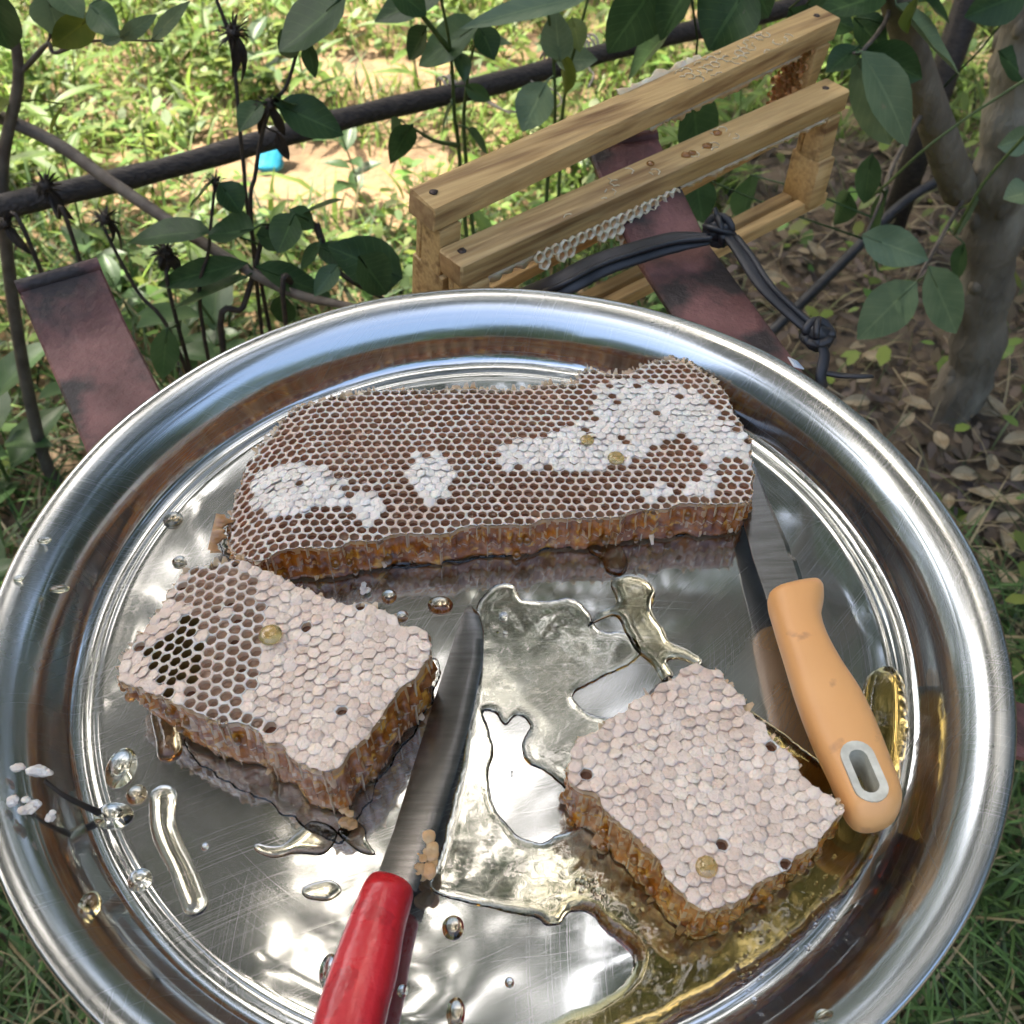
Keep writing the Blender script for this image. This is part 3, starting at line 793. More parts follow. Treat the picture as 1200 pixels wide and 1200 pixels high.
    s1 = spline([(b[0], b[1], 0), PY(262, 412, .44), PY(285, 360, .45), PY(300, 310, .47), PY(312, 268, .48), PY(345, 250, .48), PY(362, 248, .48)], 6)
    s2 = spline([PY(300, 320, .46), PY(340, 330, .44), PY(335, 380, .42), (b[0]+.05, b[1], 0)], 6)
    s3 = spline([PY(370, 262, .47), PY(385, 300, .46), PY(405, 325, .45), PY(450, 350, .42)], 6)
    m = MB()
    for s in (s1, s2, s3): m.tube(s, np.linspace(.0032, .0014, len(s)), 6)
    m.build('stem', MT['stalk'], t)
    leaf_cluster(t, [(248, 272, 145, 277, .47, 38, 'leafd'), (298, 268, 244, 276, .46, 44, 'leafd'), (300, 275, 335, 285, .47, 30, 'leafd'), (345, 250, 325, 297, .46, 42, 'leafd'), (355, 250, 402, 233, .47, 18, 'leafd'), (340, 245, 368, 268, .47, 26, 'leafg'),
                     (372, 288, 422, 312, .46, 30, 'leafd'), (376, 284, 350, 316, .45, 16, 'leafg'), (290, 308, 178, 334, .46, 28, 'leafd'), (290, 324, 203, 362, .45, 32, 'leafd'), (300, 312, 388, 348, .44, 38, 'leafd'),
                     (472, 326, 384, 288, .44, 52, 'leafd'), (396, 310, 368, 346, .43, 22, 'leafg'), (420, 300, 455, 345, .42, 46, 'leafd'), (330, 345, 335, 380, .43, 26, 'leafd')], list(s1)+list(s2)+list(s3), None)
    # ---- green weed behind the middle of the pole
    b = PY(545, 300, .72)
    t = thing('leafy_weed', 'tall green weed with broad and yellowing leaves growing behind the pole and frames', 'plant', (b[0], b[1], 0))
    ss = []
    for pts in ([(b[0]+.02, b[1], 0), PY(540, 200, .70), PY(533, 140, .68), PY(528, 60, .66), PY(515, -10, .64)], [(b[0]+.04, b[1], 0), PY(548, 210, .72), PY(547, 100, .70), PY(560, 40, .68)],
                [(b[0]+.09, b[1], 0), PY(640, 240, .70), PY(650, 150, .68), PY(648, 60, .67), PY(638, -10, .66)], [(b[0]+.10, b[1], 0), PY(655, 220, .72), PY(662, 110, .70), PY(690, -5, .68)], [PY(536, 170, .69), PY(510, 165, .66), PY(484, 150, .64)],
                [PY(528, 60, .66), PY(480, 0, .62), PY(460, -20, .6)]):
        ss.append(spline(pts, 6))
    m = MB()
    for s in ss: m.tube(s, np.linspace(.0026, .0012, len(s)), 6)
    m.build('stem', MT['stemg'], t)
    leaf_cluster(t, [(522, -12, 438, 24, .62, 44, 'leafd'), (562, 28, 488, 75, .66, 46, 'leafg'), (482, 146, 458, 190, .62, 26, 'leafd'), (640, 96, 612, 154, .66, 40, 'leafp'), (656, 72, 650, 12, .66, 32, 'leafp'), (695, -6, 538, 28, .64, 24, 'leafp'),
                     (660, 60, 666, 108, .68, 26, 'leafy'), (548, 150, 574, 180, .68, 18, 'leafg'), (562, 30, 580, 70, .66, 28, 'leafd'), (538, 60, 545, 95, .67, 18, 'leafg'), (500, 30, 480, 70, .64, 26, 'leafd'), (670, 20, 680, 60, .68, 22, 'leafy'),
                     (545, 100, 575, 118, .68, 16, 'leafg'), (548, 40, 600, 52, .67, 18, 'leafg'), (530, 120, 515, 160, .66, 20, 'leafg'), (650, 70, 700, 70, .7, 26, 'leafp'), (470, 140, 462, 165, .63, 22, 'leafg')], np.concatenate([np.array(s) for s in ss]), None)
    # ---- hanging leaf cluster at the top
    t = thing('hanging_branch', 'big dark leaf hanging from a twig at the top left of the middle', 'branch', PY(410, -90, .55))
    s = spline([PY(410, -90, .55), PY(415, -40, .54), PY(404, -8, .53)], 5); m = MB(); m.tube(s, .0016, 6); m.build('twig', MT['twig'], t)
    leaf_cluster(t, [(406, -8, 328, 62, .52, 76, 'leafd'), (360, 48, 369, 92, .53, 16, 'leafd'), (352, 40, 326, 62, .53, 26, 'leafd'), (455, -20, 500, 18, .54, 30, 'leafd')], s, None)
    # ---- vines at the right edge
    t = thing('thin_vine', 'thin yellow green vine slanting past the tree trunk', 'vine', PY(1210, 88, .62))
    m = MB(); v1 = spline([PY(1210, 88, .62), PY(1130, 140, .62), PY(1080, 178, .62), PY(1040, 215, .63), PY(1015, 236, .64)], 6); m.tube(v1, .0013, 6)
    v2 = spline([PY(1210, 150, .62), PY(1160, 205, .63), PY(1140, 235, .63), PY(1118, 275, .64)], 6); m.tube(v2, .0016, 6); m.build('stem', MT['stemg'], t)


def weeds():
    def proto(kind):
        t = thing('weed_plant', 'small green weed standing in the sunlit grass beyond the pole', 'plant', (0, 0, 0), 'weeds in the grass')
        h = (.16, .22, .12)[kind]; m = MB(); m.tube(spline([(0, 0, 0), (.01, .005, h*.5), (0, .02, h)], 5), np.linspace(.002, .001, 11), 5); m.build('stem', MT['stemg'], t)
        n = (9, 12, 7)[kind]
        for k in range(n):
            a = k*2.4+rnd.uniform(-.3, .3); z = h*(.15+.85*k/n); l = (.075, .085, .06)[kind]*rnd.uniform(.7, 1.15); b = np.array([0, .02*z/h, z])
            d = np.array([math.cos(a), math.sin(a), rnd.uniform(.1, .7)]); d /= np.linalg.norm(d)
            m = MB(); leaf_mesh(m, b, b+d*l, l*(.26, .2, .5)[kind], (-d[0]*.5, -d[1]*.5, 1), .3, .22, seg=5); m.build('leaf', MT[('weed', 'weed', 'leafg')[kind]], t)
        return t
    pr = [proto(0), proto(1), proto(2)]; used = [False]*3
    spots = []
    for _ in range(900):
        x, y = rnd.uniform(-1.25, .75), rnd.uniform(.85, 2.25)
        if sand(x, y) > .15 or near_packet(x, y) or litter_zone(x, y) or any((x-a)**2+(y-b)**2 < .009 for a, b, _ in spots): continue
        spots.append((x, y, rnd.choice((0, 1, 1, 2, 0))))
        if len(spots) >= 46: break
    for (x, y, k) in spots:
        loc = (x, y, gz(x, y)-.004)
        if not used[k]: used[k] = True; pr[k].location = loc; o = pr[k]
        else: o = copy_tree(pr[k], loc, rnd.uniform(0, 6.28), rnd.uniform(.75, 1.25))
        side = 'left of the blue packet' if x < -.52 else 'between blue packet and frames' if x < .05 else 'behind the wooden frames'
        o['label'] = ('slender leaved green weed', 'tall many leaved green weed', 'short broad leaved green weed')[k]+(' in the far sunlit grass ' if y > 1.55 else ' in the nearer grass ')+side
    dark = [(-.52, .72), (-.62, .62), (-.45, .86), (-.72, .78), (-.55, .95), (-.35, .78), (-.66, .50), (-.58, .42)]
    dl = ['behind the left iron arm', 'left of the left iron arm', 'right of the left iron arm', 'at the far left edge', 'under the slanting grey branch', 'behind the dried stalks', 'nearest the left end of the rim', 'close to the left rim under the arm']
    for (x, y), w_ in zip(dark, dl):
        o = copy_tree(pr[2], (x, y, gz(x, y)), rnd.uniform(0, 6.28), rnd.uniform(1.0, 1.7))
        tag(o, 'broad leaved weed in the shade '+w_, 'plant', 'weeds in the shade')


# ------------------------------------------------------------------ pole, twine, hose, scrap
def pole_things():
    a, b = P(0, 245, .45), P(930, 6, .45)
    d = (b-a)/np.linalg.norm(b-a); A = a-d*.5; B = b+d*.35; n = 60
    m = MB(); m.tube([A+(B-A)*i/n+np.array([0, 0, .002*math.sin(i*.5)]) for i in range(n+1)], [.0108*(1+.05*math.sin(i*1.9)+.03*math.sin(i*.77)) for i in range(n+1)], 14)
    t = thing('fence_pole', 'blackened horizontal fence pole running behind the tray from left edge to the frames', 'pole', (A[0], A[1], 0))
    m.build('rail', MT['pole'], t)
    for q in (A+d*.03, B-d*.03):
        m = MB(); m.tube([(q[0], q[1], -.1), (q[0], q[1], .5)], .02, 10); m.build('post', MT['pole'], t)
    # twine
    t = thing('twine', 'pale twine wound round the black pole with a hanging loop', 'twine', P(590, 85, .45))
    m = MB(); e1 = np.array([-d[1], d[0], 0]); e2 = np.array([0, 0, 1])
    for (px, py, turns) in ((517, 106, 3), (640, 75, 3), (668, 62, 4), (688, 56, 2)):
        c0 = P(px, py, .45); k = turns*16; pts = []
        for i in range(k+1):
            an = 2*math.pi*i/16; pts.append(c0+d*(.0026*i/16*2.1+.001*math.sin(i))+  .0128*(e1*math.cos(an)+e2*math.sin(an)))
        m.tube(pts, .0014, 5)
    f = lambda x, y: P(x, y, .445)+np.array([0, -.016, .002])
    m.tube(spline([f(520, 103), f(550, 100), f(575, 115), f(600, 124), f(640, 122), f(657, 114), f(650, 100), f(622, 88), f(635, 72)], 6), .0010, 5)
    m.tube(spline([f(525, 100), f(545, 98), f(570, 110), f(590, 122), f(598, 126)], 6), .0010, 5)
    m.tube(spline([f(688, 60), f(690, 75), f(695, 82), f(689, 96)], 6), .0013, 5)
    m.build('strand', MT['twine'], t)
    # hose on the right
    m = MB(); hp = spline([P(1300, 100, .2), P(1185, 172, .19), P(1100, 212, .16), P(1050, 245, .14), P(985, 310, .10), P(905, 388, .06), P(860, 425, .03)], 8); m.tube(hp, .0075, 10)
    tag(m.build('black_hose', MT['rubber'], org=P(1050, 245, 0)), 'black water hose running down behind the tree trunk to the ground', 'hose')
    # blue scrap
    p = P(314, 192, .02); t = thing('plastic_packet', 'crumpled bright blue plastic packet lying on the sandy soil', 'litter', (p[0], p[1], .0))
    for nm, mt, z0, z1, wd in (('packet', 'blue', .0, .043, .024), ('packet_top', 'white', .04, .058, .019)):
        m = MB(); vs = []; N = 14; K = 6
        for j in range(K+1):
            z = z0+(z1-z0)*j/K
            for i in range(N):
                a = 6.2832*i/N; rr = 1+.22*mnoise.noise(Vector((math.cos(a)*2, math.sin(a)*2, z*90)))
                lean = np.array([.10*z, .95*z, 0])
                vs.append(np.array([p[0]+wd*rr*math.cos(a), p[1]+wd*.5*rr*math.sin(a), z*.75+.012])+lean)
        m.add(vs, [(j*N+i, j*N+(i+1) % N, (j+1)*N+(i+1) % N, (j+1)*N+i) for j in range(K) for i in range(N)]+[tuple(range(N))[::-1], tuple(K*N+i for i in range(N))]); m.build(nm, MT[mt], t)


# ------------------------------------------------------------------ iron stand
def bar_path(mb, pts, width, side, th=.005, mi=0):
    """flat bar swept along pts; side = horizontal width direction"""
    s = np.array(side, float); vs = []; n = len(pts)
    for i, p in enumerate(pts):
        p = np.array(p); t = np.array(pts[min(i+1, n-1)])-np.array(pts[max(i-1, 0)]); t /= np.linalg.norm(t)
        u = np.cross(s, t); u /= np.linalg.norm(u); u *= (1 if u[2] > 0 else -1)
        b = .0012
        for (a, h) in ((-.5*width+b, 0), (.5*width-b, 0), (.5*width, -b), (.5*width, -th+b), (.5*width-b, -th), (-.5*width+b, -th), (-.5*width, -th+b), (-.5*width, -b)): vs.append(p+s*a+u*h)
    k = 8
    fs = [(i*k+j, i*k+(j+1) % k, (i+1)*k+(j+1) % k, (i+1)*k+j) for i in range(n-1) for j in range(k)]+[tuple(range(k))[::-1], tuple((n-1)*k+j for j in range(k))]
    mb.add(vs, fs, mi); mb.recalc = True


def stand():
    zt = FLOOR-.0022
    t = thing('iron_stand', 'rusty red iron stand whose flat arms stick out from under the tray', 'stand', (0, 0, 0))
    def arm(c0, c1, w, rise, back):
        c0, c1 = np.array(c0), np.array(c1); d = (c1-c0)/np.linalg.norm(c1-c0); s = np.array([-d[1], d[0], 0.])
        bend = c1-d*rise[0]
        pts = [c0-d*back, c0, c0+(bend-c0)*.5, bend-d*.006]
        for k in range(1, 6):
            u = k/5; pts.append(bend-d*.006+d*.012*u+np.array([0, 0, rise[1]*.012/rise[0]*u*u*.5]))
        pts.append(c1+np.array([0, 0, rise[1]])); m = MB(); bar_path(m, pts, w, s); o = m.build('arm', MT['iron'], t, angle=35)
        e = c1+np.array([0, 0, rise[1]-.0015]); m = MB(); m.tube([e-s*w*.5, e-s*w*.2, e+s*w*.2, e+s*w*.5], .0042, 10); m.build('rolled_end', MT['iron'], t, angle=50); return o
    def z3(p): return np.array([p[0], p[1], zt])
    # left arm
    la, lb = P(22, 340, zt+.017), P(112, 303, zt+.017); lc, ld = P(105, 520, zt), P(180, 455, zt)
    arm(z3((lc+ld)/2), z3((la+lb)/2), .043, (.036, .017), .10)
    ra, rb = P(778, 300, zt+.002), P(832, 268, zt+.002); rc, rd = P(800, 365, zt), P(930, 420, zt)
    r0 = np.array([.113, .212, zt]); r1 = r0+np.array([-.309, .951, 0])*.148
    arm(r0, r1, .046, (.085, .022), .07)
    for (x, y) in ((-.1, -.1), (.12, -.08), (-.12, .06), (.13, .1)):
        m = MB(); m.box((x-.012, y-.012, -.02), (.024, 0, 0), (0, .024, 0), (0, 0, zt-.012+.02), .002); m.build('leg', MT['iron'], t, angle=35)
    m = MB(); m.box((-.11, -.10, zt-.030), (.22, 0, 0), (0, .03, 0), (0, 0, .020), .002); m.box((-.12, .06, zt-.030), (.25, 0, 0), (0, .03, 0), (0, 0, .020), .002); m.build('crossbar', MT['iron'], t, angle=35)
    m = MB(); bar_path(m, [(.05, .03, zt-.034), P(1188, 850, zt-.05)*1.0, P(1230, 862, zt-.06)], .03, (-.05, 1, 0)); m.build('arm', MT['iron'], t, angle=35)
    # torn sticker on the right arm
    p = P(930, 424, zt+.004); t2 = thing('torn_label', 'torn scrap of pale blue printed label on the right iron arm by the rim', 'label', p)
    m = MB(); c = [P(923, 419, zt+.004), P(934, 424, zt+.004), P(942, 433, zt+.004), P(930, 430, zt+.004)]; up = np.array([0, 0, .0006]); m.add(c+[q+up for q in c], [(0, 1, 2, 3), (4, 5, 6, 7)]+[(i, (i+1) % 4, (i+1) % 4+4, i+4) for i in range(4)]); m.build('paper', MT['white'], t2)
    m = MB()
    for k in range(3):
        u = .2+.27*k; a = c[0]*(1-u)+c[1]*u+up*1.6; b = c[3]*(1-u)+c[2]*u+up*1.6; e = (c[1]-c[0])*.09
        m.add([a+(b-a)*.15, a+(b-a)*.15+e, a+(b-a)*.8+e, a+(b-a)*.8], [(0, 1, 2, 3)])
    m.build('print', MT['labelblue'], t2)


def strap():
    zt = FLOOR+.004
    t = thing('rubber_strap', 'black rubber strap knotted round the right iron arm', 'strap', P(845, 275, zt))
    m = MB()
    p1 = spline([P(610, 352, zt-.02), P(655, 335, zt), P(700, 312, zt+.004), P(740, 298, zt+.006), P(790, 284, zt+.007), P(832, 280, zt+.009)], 6)
    m.tube(p1, np.interp(np.linspace(0, 1, len(p1)), [0, .3, .8, 1], [.007, .0085, .0075, .004]), 12, flat=.35, nrm=(.1, -.6, .8)); 
    p1b = [q+np.array([0, -.004, .003]) for q in p1[4:]]; m.tube(p1b, .0028, 8, flat=.6)
    p2 = spline([P(850, 272, zt+.01), P(872, 300, zt+.01), P(895, 335, zt+.008), P(925, 365, zt+.004), P(952, 388, zt)], 6)
    m.tube(p2, np.interp(np.linspace(0, 1, len(p2)), [0, .3, 1], [.0045, .0062, .0055]), 12, flat=.4, nrm=(.4, -.4, .8))
    m.tube([q+np.array([.003, -.002, .002]) for q in p2[2:-2]], .0018, 6)
    p3 = spline([P(958, 395, zt), P(966, 415, zt-.004), P(962, 440, zt-.01), P(964, 455, zt-.016)], 5); m.tube(p3, .0035, 8, flat=.5)
    p4 = spline([P(963, 436, zt-.01), P(985, 440, zt-.01), P(1005, 441, zt-.008), P(1022, 441, zt-.01)], 5); m.tube(p4, np.linspace(.0024, .0016, len(p4)), 8, flat=.6)
    m.build('band', MT['rubber'], t)
    for (px, py, s) in ((843, 270, .0075), (958, 392, .007)):
        m = MB(); c = P(px, py, zt+.01 if px < 900 else zt); m.sphere(c, s*.8, (1.1, .9, 1), 14, 10, noise=.5)
        for k in range(3):
            ax = np.array([rnd.uniform(-1, 1) for _ in range(3)]); ax /= np.linalg.norm(ax); u = np.cross(ax, (0, .3, 1)); u /= np.linalg.norm(u); v = np.cross(ax, u)
            m.tube([c+s*.95*(u*math.cos(a)+v*math.sin(a)) for a in np.linspace(0, 6.2, 15)], s*.42, 8, flat=.6)
        d = np.array([-.3, .35, .9]) if px < 900 else np.array([.2, -.3, .2]); m.tube([c, c+d*s*1.7], [s*.5, s*.25], 7, flat=.6); m.build('knot', MT['rubber'], t)


# ------------------------------------------------------------------ hive frames
def wax_strip(mb, a, b, n_, down, out, rows, s, rng, prob=1.):
    """a row of ragged comb cells hanging along edge a-b in the plane (b-a, down)"""
    a, b = np.array(a), np.array(b); L = np.linalg.norm(b-a); e = (b-a)/L; down = np.array(down); out = np.array(out)
    for j in range(rows):
        k = int(L/s)
        for i in range(k):
            u = (i+.5*(j % 2)+.5)*s
            if u/L < rng[0] or u/L > rng[1] or rnd.random() > prob*(1-.25*j): continue
            c = a+e*u+down*(s*(.45+.86*j)); vs = []
            dep = s*rnd.uniform(.3, .5)
            for (rr, h) in ((.585, 0), (.585, dep*.9), (.47, dep), (.42, dep*.1)):
                for q in range(10):
                    an = 6.2832*q/10+.314; ww = (1+rnd.uniform(-.10, .10))*(1+.07*math.cos(6*an+3.14159)); vs.append(c+s*rr*ww*(e*math.cos(an)+down*math.sin(an))+out*(h+rnd.uniform(-.1, .12)*s*(rr > .45)))
            vs.append(c+out*dep*.15)
            fs = [(r*10+q, r*10+(q+1) % 10, (r+1)*10+(q+1) % 10, (r+1)*10+q) for r in range(3) for q in range(10)]
            mb.add(vs, fs, 0); mb.add([], [], 0)
            o = len(mb.v)-41
            for q in range(10): mb.f.append((o+30+q, o+30+(q+1) % 10, o+40)); mb.m.append(1)


def ragged(mb, a, b, down, out, hmax, rng=(0, 1), n=60, th=.0009):
    a, b, down, out = (np.array(q, float) for q in (a, b, down, out)); vs = []; k = 0
    for i in range(n+1):
        u = rng[0]+(rng[1]-rng[0])*i/n; p = a+(b-a)*u; h = hmax*(.25+.75*abs(mnoise.noise(Vector((u*33, hmax*900, 1.7))))*1.6+.25*rnd.random())
        q = p+down*h+out*rnd.uniform(-.001, .0015)
        vs += [p, p+out*th*2, q+out*th, q]
    fs = []
    for i in range(n):
        o = i*4
        fs += [(o, o+4, o+7, o+3), (o+1, o+2, o+6, o+5), (o+2, o+3, o+7, o+6)]
    mb.add(vs, fs)


def frame(z, pa, pb, width, label, tilt, wax_bits):
    """pa, pb: left and right front top corners of the top bar in the photograph"""
    a, b = P(*pa, z), P(*pb, z); e = (b-a)/np.linalg.norm(b-a); L = np.linalg.norm(b-a); bk0 = np.array([-e[1], e[0], 0])
    dn0 = np.array([0, 0, -1.])
    dn = dn0*math.cos(tilt)+bk0*math.sin(tilt); bk = bk0*math.cos(tilt)-dn0*math.sin(tilt)
    H = .086; TH = .0145
    t = thing('hive_frame', label, 'frame', a+dn*H, 'wooden hive frames')
    m = MB(); m.box(a, e*L, bk*width, dn*TH, .0012, 0, 1, jit=.0005); m.build('top_bar', [MT['wood'], MT['woodend']], t, angle=40)
    sw = width*1.05
    for (u, nm) in ((.004, 'l'), (L-.019, 'r')):
        m = MB(); o = a+e*u-bk*.0015
        m.box(o+dn*(TH+.0006), e*.0145, bk*sw*.72, dn*.030, .0008, 0, jit=.0004)
        m.box(o+dn*(TH+.030)-bk*.003, e*.0155, bk*(sw+.004), dn*(H-TH-.036), .0008, 0, jit=.0004)
        m.box(o+dn*(TH+.0008)+bk*(sw*.72+.0004), e*.013, bk*sw*.2, dn*.029, .0008, 0)
        m.build('side_bar', MT['wood'], t, angle=40)
    m = MB(); m.box(a-e*.012+dn*(H-.009)-bk*.001, e*(L+.018), bk*width*.42, dn*.009, .0008, 0, 1); m.box(a-e*.008+dn*(H-.0088)+bk*width*.58, e*(L+.012), bk*width*.42, dn*.0088, .0008, 0, 1); m.build('bottom_bar', [MT['wood'], MT['woodend']], t, angle=40)
    for u in (.009, L-.012):
        m = MB(); c = a+e*u+bk*width*.55-dn*.0003; m.sphere(c, .0024, (1, 1, .35), 10, 6, noise=.4); m.build('nail', MT['nail'], t)
    up = -dn; m = MB()
    # wax strings left on the top of the bar: a faint hexagon net
    for (u0, u1, pr) in wax_bits['net']:
        s = .0058
        for i in range(int((u1-u0)*L/s)):
            for j in range(int(width/s/.87)+1):
                if rnd.random() > pr: continue
                c = a+e*(u0*L+(i+.5*(j % 2))*s)+bk*(j*s*.87)
                for k in range(6):
                    if rnd.random() < .45: continue
                    an = R(30+60*k); p = c+s*.56*(e*math.cos(an)+bk*math.sin(an)); an += R(60); q = c+s*.56*(e*math.cos(an)+bk*math.sin(an))
                    if not all(0 < (r_-a)@bk < width for r_ in (p, q)): continue
                    m.tube([p+up*.0003, (p+q)/2+up*.0006, q+up*.0003], [.0004, .0003, .00035], 4)
    fr = -bk
    for (u0, u1, hh) in wax_bits['rag']:
        ragged(m, a+dn*TH+bk*.001, b+dn*TH+bk*.001, dn, fr, hh, (u0, u1), int(140*(u1-u0)))
    for (u0, u1, hh) in wax_bits.get('ragtop', ()):
        ragged(m, a+bk*width, b+bk*width, up*.6+bk*.5, fr, hh, (u0, u1), int(140*(u1-u0)))
    if wax_bits.get('cells'):
        u0, u1 = wax_bits['cells']
        wax_strip(m, a+dn*(TH-.001)+fr*.0002, b+dn*(TH-.001)+fr*.0002, None, dn*.9+fr*.25, fr*.8-dn*.3, 2, .0062, (u0, u1), .97)
        wax_strip(m, a+dn*(TH+.010)+fr*.0012, b+dn*(TH+.010)+fr*.0012, None, dn*.9+fr*.25, fr*.8-dn*.3, 3, .0062, (u1-.14, u1-.01), .9)
    if m.v: m.build('wax_residue', [MT['wax_old'], MT['midrib']], t)
    if wax_bits.get('side'):                  # comb stubs on the inner face of the right side bar
        m = MB(); o = a+e*(L-.0195)+dn*.018
        for i in range(9):
            for j in range(4):
                c = o+dn*(.0058*i)+bk*(.003+.005*j+.0025*(i % 2)); vs = []
                for k in range(8):
                    an = .785*k; vs.append(c+.0027*(dn*math.cos(an)+bk*math.sin(an)))
                hh = rnd.uniform(.002, .006)
                vs += [v_-e*hh*rnd.uniform(.6, 1.2) for v_ in vs[:8]]; m.add(vs, [(k, (k+1) % 8, (k+1) % 8+8, k+8) for k in range(8)])
        m.build('comb_stub', MT['midrib'], t)
    if wax_bits.get('honey'):
        for u in wax_bits['honey']:
            m = MB(); m.sphere(a+e*L*u+bk*width*rnd.uniform(.2, .7)+up*.0004, rnd.uniform(.0018, .003), (1.2, 1, .7), 10, 6, noise=.3); m.build('honey_bead', MT['drip'], t)
    return t


def frames():
    frame(.655, (540, 313), (997, 105), .0200, 'near wooden hive frame with a strip of torn honeycomb cells under its top bar', .0,
          dict(net=[(.32, .5, .3), (.55, .68, .35), (.2, .27, .25)], rag=[(.06, .52, .0055), (.52, .95, .0035)], cells=(.15, .50), honey=(.56, .6, .545, .47, .65)))
    frame(.680, (509, 247), (986, 22), .0215, 'far wooden hive frame with bare upper bar, set higher behind the other frame', .12,
          dict(net=[(.58, .88, .5)], rag=[(.48, .9, .004)], ragtop=[(.45, .66, .004)], side=True))


# ------------------------------------------------------------------ tray
def tray():
    prof = [(.1886, -.0052), (.1900, -.0040), (.1905, -.0022), (.1901, -.0007), (.1888, 0), (.186, -.0003), (.183, -.0012), (.180, -.0028), (.177, -.0050), (.1745, -.0078), (.1723, -.0111), (.1706, -.0146), (.1693, -.0182), (.1677, -.0219), (.1657, -.0250), (.1634, -.0268), (.1610, -.0277), (.1592, -.0278), (.1578, -.02755), (.1564, -.0276), (.1550, -.0280), (.150, -.0280), (.13, -.0280), (.10, -.0280), (.06, -.0281), (.02, -.0281), (.008, -.0281)]
    t = thing('steel_tray', 'large round stainless steel tray with rolled rim and scratched floor', 'tray', (0, 0, FLOOR-.0012))
    N = 288; m = MB(); vs = []
    pr = []
    pv = [np.array(p) for p in prof]
    top = spline([(*p, 0) for p in prof], 3); pr = [(q[0], q[1]) for q in top]
    und = [(r - .0011 if r > .155 else r, z-.0011) for r, z in pr][::-1]
    allp = pr+[(.0006, -.0281), (.0006, -.0292)]+und
    for (r, z) in allp:
        for i in range(N):
            a = 2*math.pi*i/N
            wz = .00035*math.sin(3*a+1)+.00025*math.sin(7*a+2)+.00012*math.sin(17*a) if r > .14 else 0
            dr = r*(1+.0012*math.sin(2*a+.4)+.0004*math.sin(9*a)) if r > .15 else r
            wz += .00012*fnoise(r*math.cos(a), r*math.sin(a), 25, 8) if r < .155 else 0
            vs.append((dr*math.cos(a), dr*math.sin(a), ZR+z+wz))
    k = len(allp); fs = [(j*N+i, j*N+(i+1) % N, (j+1) % k*N+(i+1) % N, (j+1) % k*N+i) for j in range(k) for i in range(N)]
    m.add(vs, fs); m.recalc = True
    m.build('tray_body', MT['steel'], t, angle=60)


